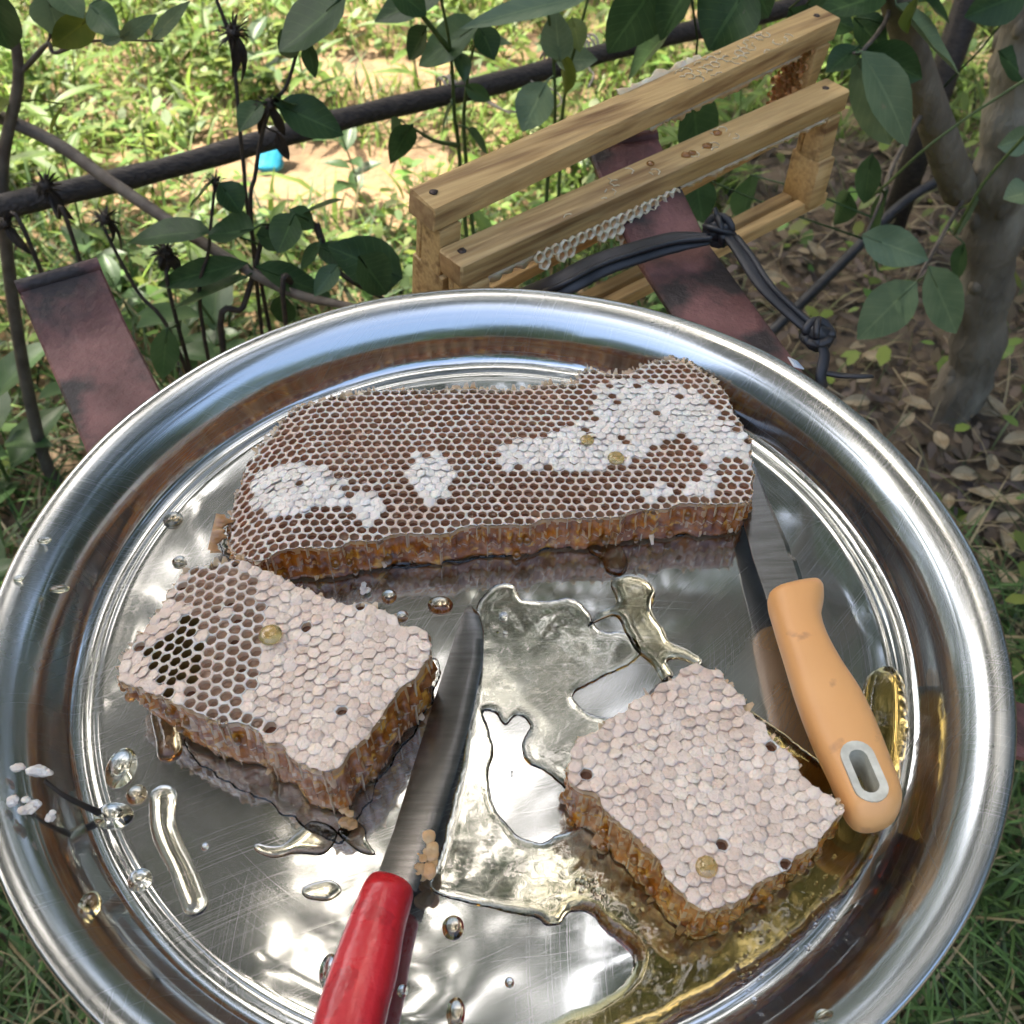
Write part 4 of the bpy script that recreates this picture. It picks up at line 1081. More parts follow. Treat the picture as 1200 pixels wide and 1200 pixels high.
# ------------------------------------------------------------------ honeycomb
def comb(label, outline, ztop, T, s, ang, kind_fn, hfun, name_off=0, cap_m='cap', wall_m='wax_wall', ragged_far=0., lower_in=.0, side_amber=.96, zbot=None, dome=1., straight=.75):
    """outline: world xy polygon of the top face; kind_fn(x, y) -> ('cap'|'honey'|'dark'|'tan', depth)"""
    outline = np.array(outline)[:, :2]; cx, cy = outline.mean(0)
    t = thing('honeycomb', label, 'honeycomb', (cx, cy, FLOOR+.0004), 'pieces of honeycomb on the tray')
    e1 = np.array([math.cos(ang), math.sin(ang)]); e2 = np.array([-e1[1], e1[0]])
    rad = s/math.sqrt(3); cells = {}
    span = np.abs(outline-[cx, cy]).max()*1.6; nI = int(span/s)+2
    for j in range(-nI, nI+1):
        for i in range(-nI, nI+1):
            c = np.array([cx, cy])+e1*(s*(i+.5*(j & 1)))+e2*(s*.8660254*j)
            c = c+np.array([fnoise(c[0], c[1], 30, 1), fnoise(c[0], c[1], 30, 2)])*s*.2+np.array([fnoise(c[0], c[1], 170, 31), fnoise(c[0], c[1], 170, 32)])*s*.22
            cells[(i, j)] = c
    inside = {}
    ks = list(cells); arr = np.array([cells[k] for k in ks]); ins = inpoly(arr[:, 0], arr[:, 1], outline)
    kept = {k for k, q in zip(ks, ins) if q}
    def nbr(i, j):
        o = j & 1
        return [(i+1, j), (i+o, j+1), (i-1+o, j+1), (i-1, j), (i-1+o, j-1), (i+o, j-1)]
    kept = {k for k in kept if sum(n_ in kept for n_ in nbr(*k)) >= 2}
    cn = {}
    def corner(k, a):                         # corner between neighbour a and a+1: mean of three centres
        n_ = nbr(*k); tri = tuple(sorted((k, n_[a], n_[(a+1) % 6])))
        if tri not in cn:
            p = sum(cells[q] for q in tri)/3
            cn[tri] = p+np.array([rnd.uniform(-1, 1), rnd.uniform(-1, 1)])*s*.075
        return tri, cn[tri]
    # the knife cut straight through: pull the zig-zag rim of the kept cells towards the smoothed outline
    def rim_loop():
        e = {}
        for k in kept:
            n_ = nbr(*k)
            for a in range(6):
                if n_[a] not in kept: e[corner(k, (a-1) % 6)[0]] = corner(k, a)[0]
        best = []
        while e:
            st = next(iter(e)); lp = [st]; q = e.pop(st)
            while q != st and q in e: lp.append(q); q = e.pop(q)
            if len(lp) > len(best): best = lp
        return best
    lp0 = rim_loop(); a0 = np.array([cn[q] for q in lp0]); s0 = sum(np.roll(a0, k_, 0) for k_ in (-2, -1, 0, 1, 2))/5
    for q, p_, m_ in zip(lp0, a0, s0): cn[q] = p_+(m_-p_)*straight
    edged = lambda k: any(n_ not in kept for n_ in nbr(*k))
    H = lambda p: ztop+hfun(p[0], p[1])
    rim = MB(); caps = []; hons = []
    zrip = {}
    def zr(key, p):
        if key not in zrip: zrip[key] = H(p)+rnd.uniform(-1, 1)*s*.055+s*.05*fnoise(p[0], p[1], 90, 3)
        return zrip[key]
    fars = []
    for k in kept:
        c = cells[k]; kd, dep = kind_fn(c[0], c[1], edged(k)); B = []
        for a in range(6):
            t0, p0 = corner(k, (a-1) % 6); t1, p1 = corner(k, a)
            B.append((p0[0], p0[1], zr(t0, p0)))
            mid = (p0+p1)/2; key = tuple(sorted((t0, t1))); B.append((mid[0], mid[1], zr(key, mid)-.03*s))
        B = np.array(B); cz = B[:, 2].mean(); C3 = np.array([c[0], c[1], cz])
        d = B-C3; ln = np.hypot(d[:, 0], d[:, 1]); mean = ln.mean()
        rin = mean*rnd.uniform(.77, .83)
        ins_ = C3+d/ln[:, None]*(.28*ln*.82+.72*rin)[:, None]; ins_[:, 2] = B[:, 2]
        lip = C3+(ins_-C3)*.985; lip[:, 2] = B[:, 2]-.05*s
        mids = (B+ins_)/2; mids[:, 2] = B[:, 2]+.06*s
        if kd == 'cap':
            low = B.copy(); low[:, 2] -= .075*s
            o = len(rim.v); rim.v += [tuple(q) for q in low]+[(c[0], c[1], cz-.25*s)]
            cm_ = 1 if rnd.random() < .07 else 2
            for q in range(12): rim.f.append((o+q, o+(q+1) % 12, o+12)); rim.m.append(cm_)
            caps.append((np.linalg.norm(C3-CAMP), k, B, C3))
            continue
        dz = dep
        w1 = C3+(ins_-C3)*.95; w1[:, 2] = B[:, 2]-.35*s
        w2 = C3+(ins_-C3)*.90; w2[:, 2] = cz-dz-.0006
        o = len(rim.v); rim.v += [tuple(q) for r_ in (B, mids, ins_, lip, w1, w2) for q in r_]+[(c[0], c[1], cz-dz-.0012)]
        for r_ in range(5):
            for q in range(12): rim.f.append((o+r_*12+q, o+r_*12+(q+1) % 12, o+(r_+1)*12+(q+1) % 12, o+(r_+1)*12+q)); rim.m.append(0 if r_ < 3 else (3 if kd == 'dark' else 1))
        for q in range(12): rim.f.append((o+60+q, o+60+(q+1) % 12, o+72)); rim.m.append(3 if kd == 'dark' else 1)
        hons.append((np.linalg.norm(C3-CAMP), kd, C3, dz, mean))
    rim.build('cell_walls', [MT['wax_rim'], MT[wall_m], MT[cap_m], MT['celldark']], t)['kind'] = 'stuff'
    # ---- cappings: one lid per capped cell
    bias = np.array([.03, -.10])
    def cap_geo(mb, B, C3):
        tilt = .20 if rnd.random() < .3 else .07
        tx, ty = rnd.gauss(0, tilt)+bias[0], rnd.gauss(0, tilt)+bias[1]; sh = np.array([rnd.uniform(-1, 1), rnd.uniform(-1, 1), 0])*s*(.05 if rnd.random() < .25 else .02); up = rnd.uniform(-.02, .08)*s; vs = []
        gap = rnd.uniform(.98, 1.08); D = B-C3; ln = np.hypot(D[:, 0], D[:, 1]); mean = ln.mean(); dm = rnd.uniform(.35, 1.2)*dome
        ph = rnd.uniform(0, 6.28); ov = rnd.uniform(0, .06)
        for (f, h, rd) in ((gap, -.02, .2), (gap*.93, .012, .5), (.79, .075, .85), (.56, .115, 1), (.28, .13, 1)):
            for q in range(12):
                k_ = (1-rd)*1+rd*mean/ln[q]; dq = D[q]*f*k_*(1+ov*math.cos(2*(q*.5236)+ph))*(1+rnd.uniform(-.025, .025))
                vs.append(C3+sh+np.array([dq[0], dq[1], D[q][2]*f+h*s*dm+up+tx*dq[0]+ty*dq[1]+rnd.uniform(-.022, .022)*s]))
        vs.append(C3+sh+np.array([0, 0, (.13+rnd.uniform(-.05, .03))*s*dm+up]))
        fs = [(r_*12+q, r_*12+(q+1) % 12, (r_+1)*12+(q+1) % 12, (r_+1)*12+q) for r_ in range(4) for q in range(12)]+[(48+q, 48+(q+1) % 12, 60) for q in range(12)]
        mb.add(vs, fs)
    caps.sort(key=lambda q: q[0]); rest = MB()
    for i, (_, k, B, C3) in enumerate(caps):
        if i < 300:
            m = MB(); cap_geo(m, B, C3); m.build('wax_cap', MT[cap_m], t)
        else: cap_geo(rest, B, C3)
    if rest.v: rest.build('wax_capping', MT[cap_m], t)['kind'] = 'stuff'
    # ---- honey (or bare floor) in each open cell
    hm = {}
    def disc(mb, c, r, dome):
        vs = [c+np.array([r*math.cos(6.2832*q/12), r*math.sin(6.2832*q/12), 0]) for q in range(12)]+[c+np.array([r*.7*math.cos(6.2832*q/12), r*.7*math.sin(6.2832*q/12), dome]) for q in range(12)]+[c+np.array([0, 0, dome*1.3])]
        mb.add(vs, [(q, (q+1) % 12, 12+(q+1) % 12, 12+q) for q in range(12)]+[(12+q, 12+(q+1) % 12, 24) for q in range(12)])
    for kd, mt, dome in (('honey', 'cellhoney', -.06), ('dark', 'celldark', -.1), ('tan', 'celltan', -.08)):
        m = MB(); disc(m, np.zeros(3), 1, dome)
        me = bpy.data.meshes.new('cell_honey'); me.from_pydata(m.v, [], m.f); me.materials.append(MT[mt]); me.polygons.foreach_set('use_smooth', [True]*len(me.polygons)); hm[kd] = me
    hons.sort(key=lambda q: q[0]); rest = MB(); base = root_loc(t)
    for i, (_, kd, C3, dz, mean) in enumerate(hons):
        p = C3-np.array([0, 0, dz])
        if i < 300:
            o = bpy.data.objects.new('cell_honey', hm[kd]); COL.objects.link(o); o.parent = t; o.location = tuple(p-base); r_ = mean*.90; o.scale = (r_, r_, r_)
            o.rotation_euler = (rnd.gauss(0, .06), rnd.gauss(0, .06), rnd.uniform(0, 6))
        else: disc(rest, p, mean*.90, -.06*mean)
    if rest.v: rest.build('cell_honey', MT['cellhoney'], t)['kind'] = 'stuff'
    # ---- cut sides: walk the zig-zag boundary
    edges = {}
    deg = {}
    for k in kept:
        n_ = nbr(*k)
        for a in range(6):
            if n_[a] not in kept:
                t0, _ = corner(k, (a-1) % 6); t1, _ = corner(k, a); edges[t0] = t1
    loops = []; todo = dict(edges)
    while todo:
        st = next(iter(todo)); lp = [st]; q = todo.pop(st)
        while q != st and q in todo: lp.append(q); q = todo.pop(q)
        loops.append(lp)
    loop = max(loops, key=len)
    pts = []
    for i, q in enumerate(loop):
        p = cn[q]; p2 = cn[loop[(i+1) % len(loop)]]
        pts.append((p, q, sum(tt in kept for tt in q) == 1)); pts.append(((p+p2)/2, tuple(sorted((q, loop[(i+1) % len(loop)]))), False))
    n = len(pts); ctr = np.array([cx, cy])
    xy = np.array([p for p, _, _ in pts]); sm = sum(np.roll(xy, k_, 0) for k_ in range(-6, 7))/13
    tang = np.roll(sm, -1, 0)-np.roll(sm, 1, 0); nrm = np.stack([tang[:, 1], -tang[:, 0]], 1); nrm /= np.linalg.norm(nrm, axis=1)[:, None]+1e-12
    if ((sm-ctr)*nrm).sum() < 0: nrm = -nrm
    LV = 13; vs = []; side = MB()
    for i, (p, q, convex) in enumerate(pts):
        zt_ = zr(q, p)-.10*s; zb = (FLOOR+.0008 if zbot is None else zbot(p[0], p[1]))+.0022*abs(fnoise(p[0], p[1], 200, 6))
        for l in range(LV):
            u = l/(LV-1); z = zt_+(zb-zt_)*u; o = 0
            mid = math.exp(-((u-.52)/.035)**2)
            flute = math.cos(min(1, abs(u-.52)/.3)*1.57)
            base_ = p if u < .5 else p*.35+sm[i]*.65
            jag = fnoise(p[0]*1.0, p[1]+z*.6, 160, 7)*.0011+fnoise(p[0], p[1]+z*1.7, 420, 9)*.0004
            if u > .56: jag = jag*1.5-lower_in*(.5+.6*fnoise(p[0], p[1], 120, 12))
            if l == 0: jag = 0
            ridge = (.0013 if convex else (0. if i % 2 else -.0012))*(1+.45*fnoise(p[0], p[1], 300, 21))*min(1, l/1.5)*flute*(1 if u < .5 else .7)
            pp = base_+nrm[i]*(jag+mid*.0011+ridge)
            vs.append((pp[0], pp[1], z))
    fs = [(i*LV+l, (i+1) % n*LV+l, (i+1) % n*LV+l+1, i*LV+l+1) for i in range(n) for l in range(LV-1)]
    ms = [1 if l == 0 or l == 6 or (pts[i][2] and rnd.random() < (.5 if l < 6 else .25)) else (0 if rnd.random() < side_amber else 1) for i in range(n) for l in range(LV-1)]
    side.v = vs; side.f = fs; side.m = ms; side.recalc = True
    side.f.append(tuple(i*LV+LV-1 for i in range(n))); side.m.append(1)
    side.build('cut_side', [MT['amber'], MT['midrib'], MT[cap_m]], t)
    # ---- wax fins where cell walls were cut, and a ragged lip
    fin = MB()
    for i, (p, q, convex) in enumerate(pts):
        if not convex or rnd.random() < .45: continue
        zt_ = zr(q, p); zb = FLOOR+.0012 if zbot is None else zbot(p[0], p[1])
        zm = zt_+(zb-zt_)*.48; o3 = np.array([nrm[i][0], nrm[i][1], 0]); tg = np.array([-o3[1], o3[0], 0])*.00032
        p3 = np.array([p[0], p[1], 0]); K = 6; w0 = rnd.uniform(.0004, .0013)
        for (za, zb_, wf, top) in ((zt_+s*rnd.uniform(-.1, .12), zm, 1, True), (zm-.001, zb, .9, False)):
            if not top and rnd.random() < .6: continue
            vv = []
            tg2 = np.array([rnd.gauss(0, .35), rnd.gauss(0, .35)])
            for l in range(K+1):
                u = l/K; z = za+(zb_-za)*u; wd = w0*wf*(.5+.6*rnd.random())*(1-.5*u if top else .6+.5*rnd.random()); bs = p3 if top else np.array([*(p*.35+sm[i]*.65), 0])-o3*lower_in*.5
                ed = bs+o3*wd+np.array([tg2[0], tg2[1], 0])*wd*.4
                vv += [bs-o3*.0006-tg+[0, 0, z], bs-o3*.0006+tg+[0, 0, z], ed+tg*.6+[0, 0, z], ed-tg*.6+[0, 0, z]]
            fin.add(vv, [(4*l+a, 4*l+(a+1) % 4, 4*l+4+(a+1) % 4, 4*l+4+a) for l in range(K) for a in range(4)]+[(0, 1, 2, 3), (4*K, 4*K+1, 4*K+2, 4*K+3)])
    # torn flaps on the upper and lower edge
    for i in range(0, n):
        p = pts[i][0]; far = nrm[i][1] > .45
        pr_ = ragged_far if far else .16
        if rnd.random() < pr_:
            zt_ = zr(pts[i][1], p); o3 = np.array([nrm[i][0], nrm[i][1], 0]); tg = np.array([-o3[1], o3[0], 0]); p3 = np.array([p[0], p[1], zt_-.0006]); h = s*rnd.uniform(.2, .9 if far else .55); w_ = s*rnd.uniform(.15, .45)
            tip = p3+o3*h*rnd.uniform(.2, .9)+np.array([0, 0, h*rnd.uniform(-.1, .75)])+tg*rnd.uniform(-.3, .3)*w_
            fin.add([p3-tg*w_-o3*.0008, p3+tg*w_-o3*.0008, tip+tg*w_*.35, tip-tg*w_*.3, p3-tg*w_-o3*.0008-[0, 0, .0006], p3+tg*w_-o3*.0008-[0, 0, .0006]], [(0, 1, 2, 3), (4, 5, 2, 3), (0, 4, 3), (1, 5, 2)])
        if rnd.random() < .035:
            bs = p*.35+sm[i]*.65; zb = FLOOR if zbot is None else zbot(bs[0], bs[1]); o3 = np.array([nrm[i][0], nrm[i][1], 0]); tg = np.array([-o3[1], o3[0], 0])
            z0 = zb+rnd.uniform(.0015, .006); p3 = np.array([bs[0], bs[1], z0])-o3*(lower_in*.5+.0006); h = rnd.uniform(.0015, .0042); w_ = s*rnd.uniform(.18, .42)
            tip = p3+o3*h+[0, 0, -rnd.uniform(0, 1)*min(.003, z0-FLOOR-.0003)]
            fin.add([p3-tg*w_, p3+tg*w_, tip+tg*w_*.5+[0, 0, rnd.uniform(0, .001)], tip-tg*w_*.4, p3-tg*w_+[0, 0, .0008], p3+tg*w_+[0, 0, .0008]], [(0, 1, 2, 3), (4, 5, 2, 3), (0, 4, 3), (1, 5, 2)])
    fin.build('torn_wax', MT['wax_torn'], t)['kind'] = 'stuff'
    # ---- honey beads hanging on the cut
    dr = MB()
    for i in range(0, n):
        if nrm[i][1] < .3 and rnd.random() < .06:
            p = pts[i][0]; zt_ = zr(pts[i][1], p); zb = FLOOR if zbot is None else zbot(p[0], p[1]); z = zb+(zt_-zb)*rnd.uniform(.06, .7)
            dr.sphere((p[0]+nrm[i][0]*.0004, p[1]+nrm[i][1]*.0004, z), rnd.uniform(.0010, .0022), (1, 1, rnd.uniform(1, 1.9)), 8, 6)
    dr.build('honey_bead', MT['drip'], t)['kind'] = 'stuff'
    return t


def pix(poly, z): return [P(x, y, z)[:2] for x, y in poly]


def combs():
    # --- long slab at the back
    zt = FLOOR+.022
    out = [(262, 600), (266, 565), (285, 520), (318, 490), (345, 470), (420, 456), (520, 452), (620, 450), (676, 446), (684, 428), (735, 433), (762, 420), (792, 413), (822, 430), (850, 462), (878, 520), (884, 560), (882, 592), (800, 592), (700, 606), (560, 618), (450, 630), (340, 645), (292, 650), (268, 635)]
    capped = [pix(q, zt) for q in ([(285, 550), (300, 535), (335, 535), (385, 548), (405, 565), (405, 590), (370, 590), (340, 605), (320, 600), (295, 580)], [(485, 530), (520, 530), (535, 555), (525, 580), (500, 590), (490, 570), (478, 560)], [(415, 575), (440, 575), (450, 600), (430, 620), (412, 605)],
              [(590, 520), (640, 510), (690, 490), (700, 450), (720, 436), (775, 445), (820, 455), (845, 490), (870, 510), (878, 540), (860, 570), (830, 580), (800, 580), (830, 545), (815, 520), (790, 512), (760, 530), (735, 545), (680, 552), (640, 548), (600, 552), (585, 540)],
              [(750, 575), (780, 568), (785, 585), (755, 588)])]
    holes = [pix(q, zt) for q in ([(740, 545), (770, 520), (800, 508), (815, 520), (805, 550), (760, 556)], [(842, 540), (875, 535), (880, 580), (845, 580)])]
    def k1(x, y, edge):
        c = any(inpoly(np.array([x]), np.array([y]), q)[0] for q in capped) and not any(inpoly(np.array([x]), np.array([y]), q)[0] for q in holes)
        if c and rnd.random() > .06: return 'cap', 0
        far_ = (y-(.075+.08*(x+.1)))/.03+.5*mnoise.noise(Vector((x*40, y*40, 1)))
        if edge or rnd.random() < .05 or far_ > .55 or x < L0+.016: return 'tan', rnd.uniform(.0018, .0036)
        d = mnoise.noise(Vector((x*60, y*60, 3)))
        return 'honey', (.0038+.002*rnd.random()) if rnd.random() < .12 else .0007+.0011*rnd.random()+.0016*max(0, d)
    L0 = P(262, 600, zt)[0]
    def h1(x, y):
        u = max(0, (L0+.040-x)/.040); v = max(0, (y-.075-(x+.1)*.08)/.06)
        return -.013*u*u-.004*v*v+.0010*fnoise(x, y, 25, 4)
    comb('long flat slab of honeycomb with mostly open cells at the back of the tray', pix(out, zt), zt, .022, .00445, R(2), k1, h1, cap_m='cap_white', dome=1.1, ragged_far=.75, lower_in=.0012)
    # --- left block
    zt2 = FLOOR+.034
    out = [(128, 775), (150, 735), (185, 690), (212, 660), (248, 648), (290, 655), (340, 680), (420, 708), (500, 742), (506, 768), (470, 810), (430, 860), (398, 895), (378, 905), (352, 885), (310, 862), (290, 850), (255, 838), (200, 815), (150, 795)]
    tanp = pix([(195, 670), (250, 645), (300, 670), (310, 730), (305, 770), (290, 815), (320, 850), (260, 850), (205, 820), (230, 790), (240, 735), (215, 705)], zt2)
    dark = pix([(165, 745), (185, 735), (215, 712), (232, 715), (232, 760), (228, 790), (205, 800), (212, 812), (195, 810), (175, 785)], zt2)
    def k2(x, y, edge):
        a = lambda q: inpoly(np.array([x]), np.array([y]), q)[0]
        if a(dark): return 'dark', rnd.uniform(.0075, .010)
        if a(tanp) and rnd.random() > .05: return ('tan', rnd.uniform(.0010, .0024)) if rnd.random() > .12 else ('honey', .003)
        if rnd.random() < .025: return 'honey', .0022
        return 'cap', 0
    pl = P(128, 775, zt2); tp = np.array(P(300, 800, zt2))[:2]
    ax = np.array([.80, -.12]); ax /= np.linalg.norm(ax)
    def h2(x, y):
        u = (np.array([x, y])-pl[:2])@ax
        v = max(0, (.050-u)/.050)
        g = math.exp(-((u-.058)/.020)**2)
        return -.010*v**1.6-.0035*g+.0008*fnoise(x, y, 40, 5)+.0004*fnoise(x, y, 90, 15)
    def zb2(x, y):
        u = (np.array([x, y])-pl[:2])@ax
        return FLOOR+.0008+.012*max(0, (.04-u)/.04)**1.3
    comb('cut block of honeycomb on the left with a patch of dark empty cells', pix(out, zt2), zt2, .034, .0047, R(-26), k2, h2, cap_m='cap', dome=.85, wall_m='wall_tan', ragged_far=.15, lower_in=.0008, zbot=zb2)
    # --- right block
    zt3 = FLOOR+.030
    out = [(818, 772), (850, 795), (895, 850), (940, 900), (990, 948), (960, 985), (900, 1030), (850, 1062), (822, 1075), (800, 1050), (770, 1010), (735, 970), (700, 935), (662, 905), (664, 882), (700, 852), (760, 812)]
    def k3(x, y, edge):
        if rnd.random() < .005: return 'honey', .002
        return 'cap', 0
    def h3(x, y): return .0011*fnoise(x, y, 30, 6)+.0004*fnoise(x, y, 85, 16)
    comb('square cut block of honeycomb on the right fully sealed with pinkish wax caps', pix(out, zt3), zt3, .030, .0045, R(-42), k3, h3, dome=.85, ragged_far=.12, lower_in=.001)


# ------------------------------------------------------------------ knives
def handle_loft(name, out, th, M, matl, parent, hole=None, n=60, k=20, power=2.6):
    """solid handle from a closed outline (local xy, long axis x): rounded cross sections, optional slot cut through"""
    out = np.array(out)[:, :2]; x0, x1 = out[:, 0].min()+1e-5, out[:, 0].max()-1e-5; vs = []; secs = []
    for i in range(n):
        f = i/(n-1); f = .5-.5*math.cos(math.pi*f) if True else f; x = x0+(x1-x0)*f; ys = []
        for j in range(len(out)):
            a, b = out[j], out[(j+1) % len(out)]
            if (a[0]-x)*(b[0]-x) <= 0 and a[0] != b[0]: ys.append(a[1]+(b[1]-a[1])*(x-a[0])/(b[0]-a[0]))
        secs.append((x, min(ys), max(ys)))
    for (x, lo, hi) in secs:
        c, h = (lo+hi)/2, max((hi-lo)/2, 1e-5); e = min(x-x0, x1-x); t_ = th*min(1, (max(e, 0)/(th*.8)+.02))**.45
        for q in range(k):
            a = 2*math.pi*q/k; ca, sa = math.cos(a), math.sin(a)
            vs.append((x, c+h*math.copysign(abs(ca)**(2/power), ca), t_*math.copysign(abs(sa)**(2/power), sa)))
    fs = [(i*k+q, i*k+(q+1) % k, (i+1)*k+(q+1) % k, (i+1)*k+q) for i in range(n-1) for q in range(k)]+[tuple(range(k))[::-1], tuple((n-1)*k+q for q in range(k))]
    m = MB(); m.add([tuple(M@Vector(p)) for p in vs], fs); m.recalc = True; o = m.build(name, matl, parent)
    if hole is not None:
        h = MB(); N = len(hole); h.add([tuple(M@Vector((p[0], p[1], z))) for z in (-.03, .03) for p in hole], [(i, (i+1) % N, N+(i+1) % N, N+i) for i in range(N)]+[tuple(range(N))[::-1], tuple(N+i for i in range(N))]); h.recalc = True
        c = h.build('cutter', matl, parent); md = o.modifiers.new('slot', 'BOOLEAN'); md.object = c; md.operation = 'DIFFERENCE'; md.solver = 'EXACT'
        bpy.context.view_layer.update(); dg = bpy.context.evaluated_depsgraph_get(); me = bpy.data.meshes.new_from_object(o.evaluated_get(dg)); o.modifiers.clear(); o.data = me; me.name = name; bpy.data.objects.remove(c)
        me.polygons.foreach_set('use_smooth', [True]*len(me.polygons)); me.set_sharp_from_angle(angle=R(40))
    return o


def slot_ring(name, ro, ri, z0, z1, M, matl, parent):
    N = len(ro); m = MB(); vs = [tuple(M@Vector((p[0], p[1], z))) for r_, z in ((ro, z0), (ro, z1), (ri, z1-.0004), (ri, z0)) for p in r_]
    m.add(vs, [(r_*N+i, r_*N+(i+1) % N, (r_+1) % 4*N+(i+1) % N, (r_+1) % 4*N+i) for r_ in range(4) for i in range(N)]); m.recalc = True
    return m.build(name, matl, parent, angle=40)


def frame_from(o, ex, nrm):
    ex = np.array(ex, float); ex /= np.linalg.norm(ex); n = np.array(nrm, float); n -= ex*(n@ex); n /= np.linalg.norm(n); ey = np.cross(n, ex)
    return Matrix(((ex[0], ey[0], n[0], o[0]), (ex[1], ey[1], n[1], o[1]), (ex[2], ey[2], n[2], o[2]), (0, 0, 0, 1))), ex, ey, n


def local(px, M):
    """photo pixel -> local xy on the plane of frame M"""
    Mi = np.array(M.inverted()); o = (Mi@np.append(CAMP, 1))[:3]; d = Mi[:3, :3]@ray(*px); t = -o[2]/d[2]
    return (o+d*t)[:2]


def blade(mb, sp, ed, th, M, serr=0, bev=.3):
    """sp / ed: spine and edge lines as local xy; the ground bevel lies along the edge"""
    n = len(sp); vs = []
    for i in range(n):
        a, b = np.array(sp[i]), np.array(ed[i]); c = a+(b-a)*(1-bev)
        rip = serr*(1 if i % 2 else -1)
        for (q, z) in ((a, th), (c, th), ((b*.9+c*.1)+(b-c)*rip*.15, .0003+rip*.00025), (b+(b-c)*rip*.2, 0), (c, -th*.2), (a, -th*.2)): vs.append(tuple(M@Vector((q[0], q[1], z))))
    fs = [(i*6+k, i*6+(k+1) % 6, (i+1)*6+(k+1) % 6, (i+1)*6+k) for i in range(n-1) for k in range(6)]+[tuple(range(6)), tuple((n-1)*6+k for k in range(6))[::-1]]
    mb.add(vs, fs); mb.recalc = True


def rs(pts, n):
    p = np.array(pts, float); d = np.concatenate([[0], np.cumsum(np.linalg.norm(np.diff(p, axis=0), axis=1))]); u = np.linspace(0, d[-1], n)
    return np.stack([np.interp(u, d, p[:, 0]), np.interp(u, d, p[:, 1])], 1)


def knives():
    # ---- red handled knife
    a = P(552, 715, FLOOR+.0015); b = P(410, 1160, FLOOR+.016)
    M, ex, ey, n = frame_from(a, b-a, (-.12, 0, 1)); L = lambda p: local(p, M)
    t = thing('knife', 'knife with red plastic handle and serrated blade lying between the honeycomb blocks', 'knife', a)
    sp = [L(p) for p in ((553, 711), (545, 716), (538, 735), (525, 775), (505, 835), (485, 900), (462, 975), (440, 1035))]
    ed = [L(p) for p in ((553, 711), (562, 720), (567, 740), (566, 775), (553, 838), (535, 905), (513, 975), (488, 1045))]
    m = MB(); blade(m, rs(sp, 160), rs(ed, 160), .0011, M, .12, .34); m.build('blade', MT['blade'], t, angle=25)
    o1 = [(437, 1030), (450, 1027), (470, 1033), (484, 1044), (482, 1058), (474, 1090), (466, 1140), (455, 1185), (444, 1240), (430, 1290), (412, 1312), (385, 1308), (362, 1285), (358, 1250), (372, 1195), (388, 1145), (405, 1100), (424, 1052)]
    out = spline([L(p) for p in o1], 6, True)
    handle_loft('handle', out, .0082, M@Matrix.Translation((0, 0, .0015)), MT['red'], t)
    m = MB(); c = P(497, 1003, FLOOR+.016)
    for k in range(16): m.sphere(c+np.array([rnd.gauss(0, .0016), rnd.gauss(0, .0034), rnd.uniform(-.0008, .0008)-.0035]), rnd.uniform(.0012, .0024), (1.1, 1.3, .45), 18, 12, noise=.25)
    o = m.build('wax_crumb', MT['midrib'], org=c); tag(o, 'amber crumb of honeyed wax stuck to the blade near the red handle', 'wax crumb')
    # ---- orange handled knife
    a = P(872, 470, FLOOR+.006); b = P(1020, 950, FLOOR+.020)
    M, ex, ey, n = frame_from(a, b-a, (-.12, -.05, 1)); L = lambda p: local(p, M)
    t = thing('knife', 'knife with pale orange plastic handle resting along the right side of the tray', 'knife', a)
    sp = [L(p) for p in ((848, 470), (858, 530), (868, 600), (882, 655), (900, 707))]
    ed = [L(p) for p in ((858, 470), (880, 535), (905, 595), (925, 640), (928, 652), (934, 656), (947, 700))]
    m = MB(); blade(m, rs(sp, 50), rs(ed, 50), .0012, M, 0, .12); m.build('blade', MT['blade'], t, angle=25)
    o1 = [(899, 705), (915, 696), (940, 688), (955, 684), (964, 690), (965, 705), (962, 725), (968, 748), (985, 780), (1008, 815), (1025, 850), (1040, 888), (1052, 920), (1056, 942), (1048, 962), (1030, 973), (1010, 975), (995, 966), (984, 945), (968, 908), (950, 870), (932, 822), (918, 775), (906, 735)]
    out = spline([L(p) for p in o1], 6, True)
    def oval(c0, c1, wpx, k=10):
        q0, q1 = np.array(L(c0)), np.array(L(c1)); d = (q1-q0); l = np.linalg.norm(d); d /= l; s_ = np.array([-d[1], d[0]]); r_ = wpx; pts = []
        for i in range(k+1): an = math.pi*(i/k)+math.pi/2; pts.append(q0+r_*(d*math.cos(an)+s_*math.sin(an)))
        for i in range(k+1): an = math.pi*(i/k)-math.pi/2; pts.append(q1+r_*(d*math.cos(an)+s_*math.sin(an)))
        return pts
    hole = oval((1001, 902), (1016, 938), .0057)
    M3 = M@Matrix.Translation((0, 0, .0012)); handle_loft('handle', out, .0085, M3, MT['orange'], t, hole)
    ring_o = oval((1001, 902), (1016, 938), .00565); ring_i = oval((1002, 904), (1015, 935), .0031)
    slot_ring('hole_insert', ring_o, ring_i, -.0080, .0084, M3, MT['grey'], t)


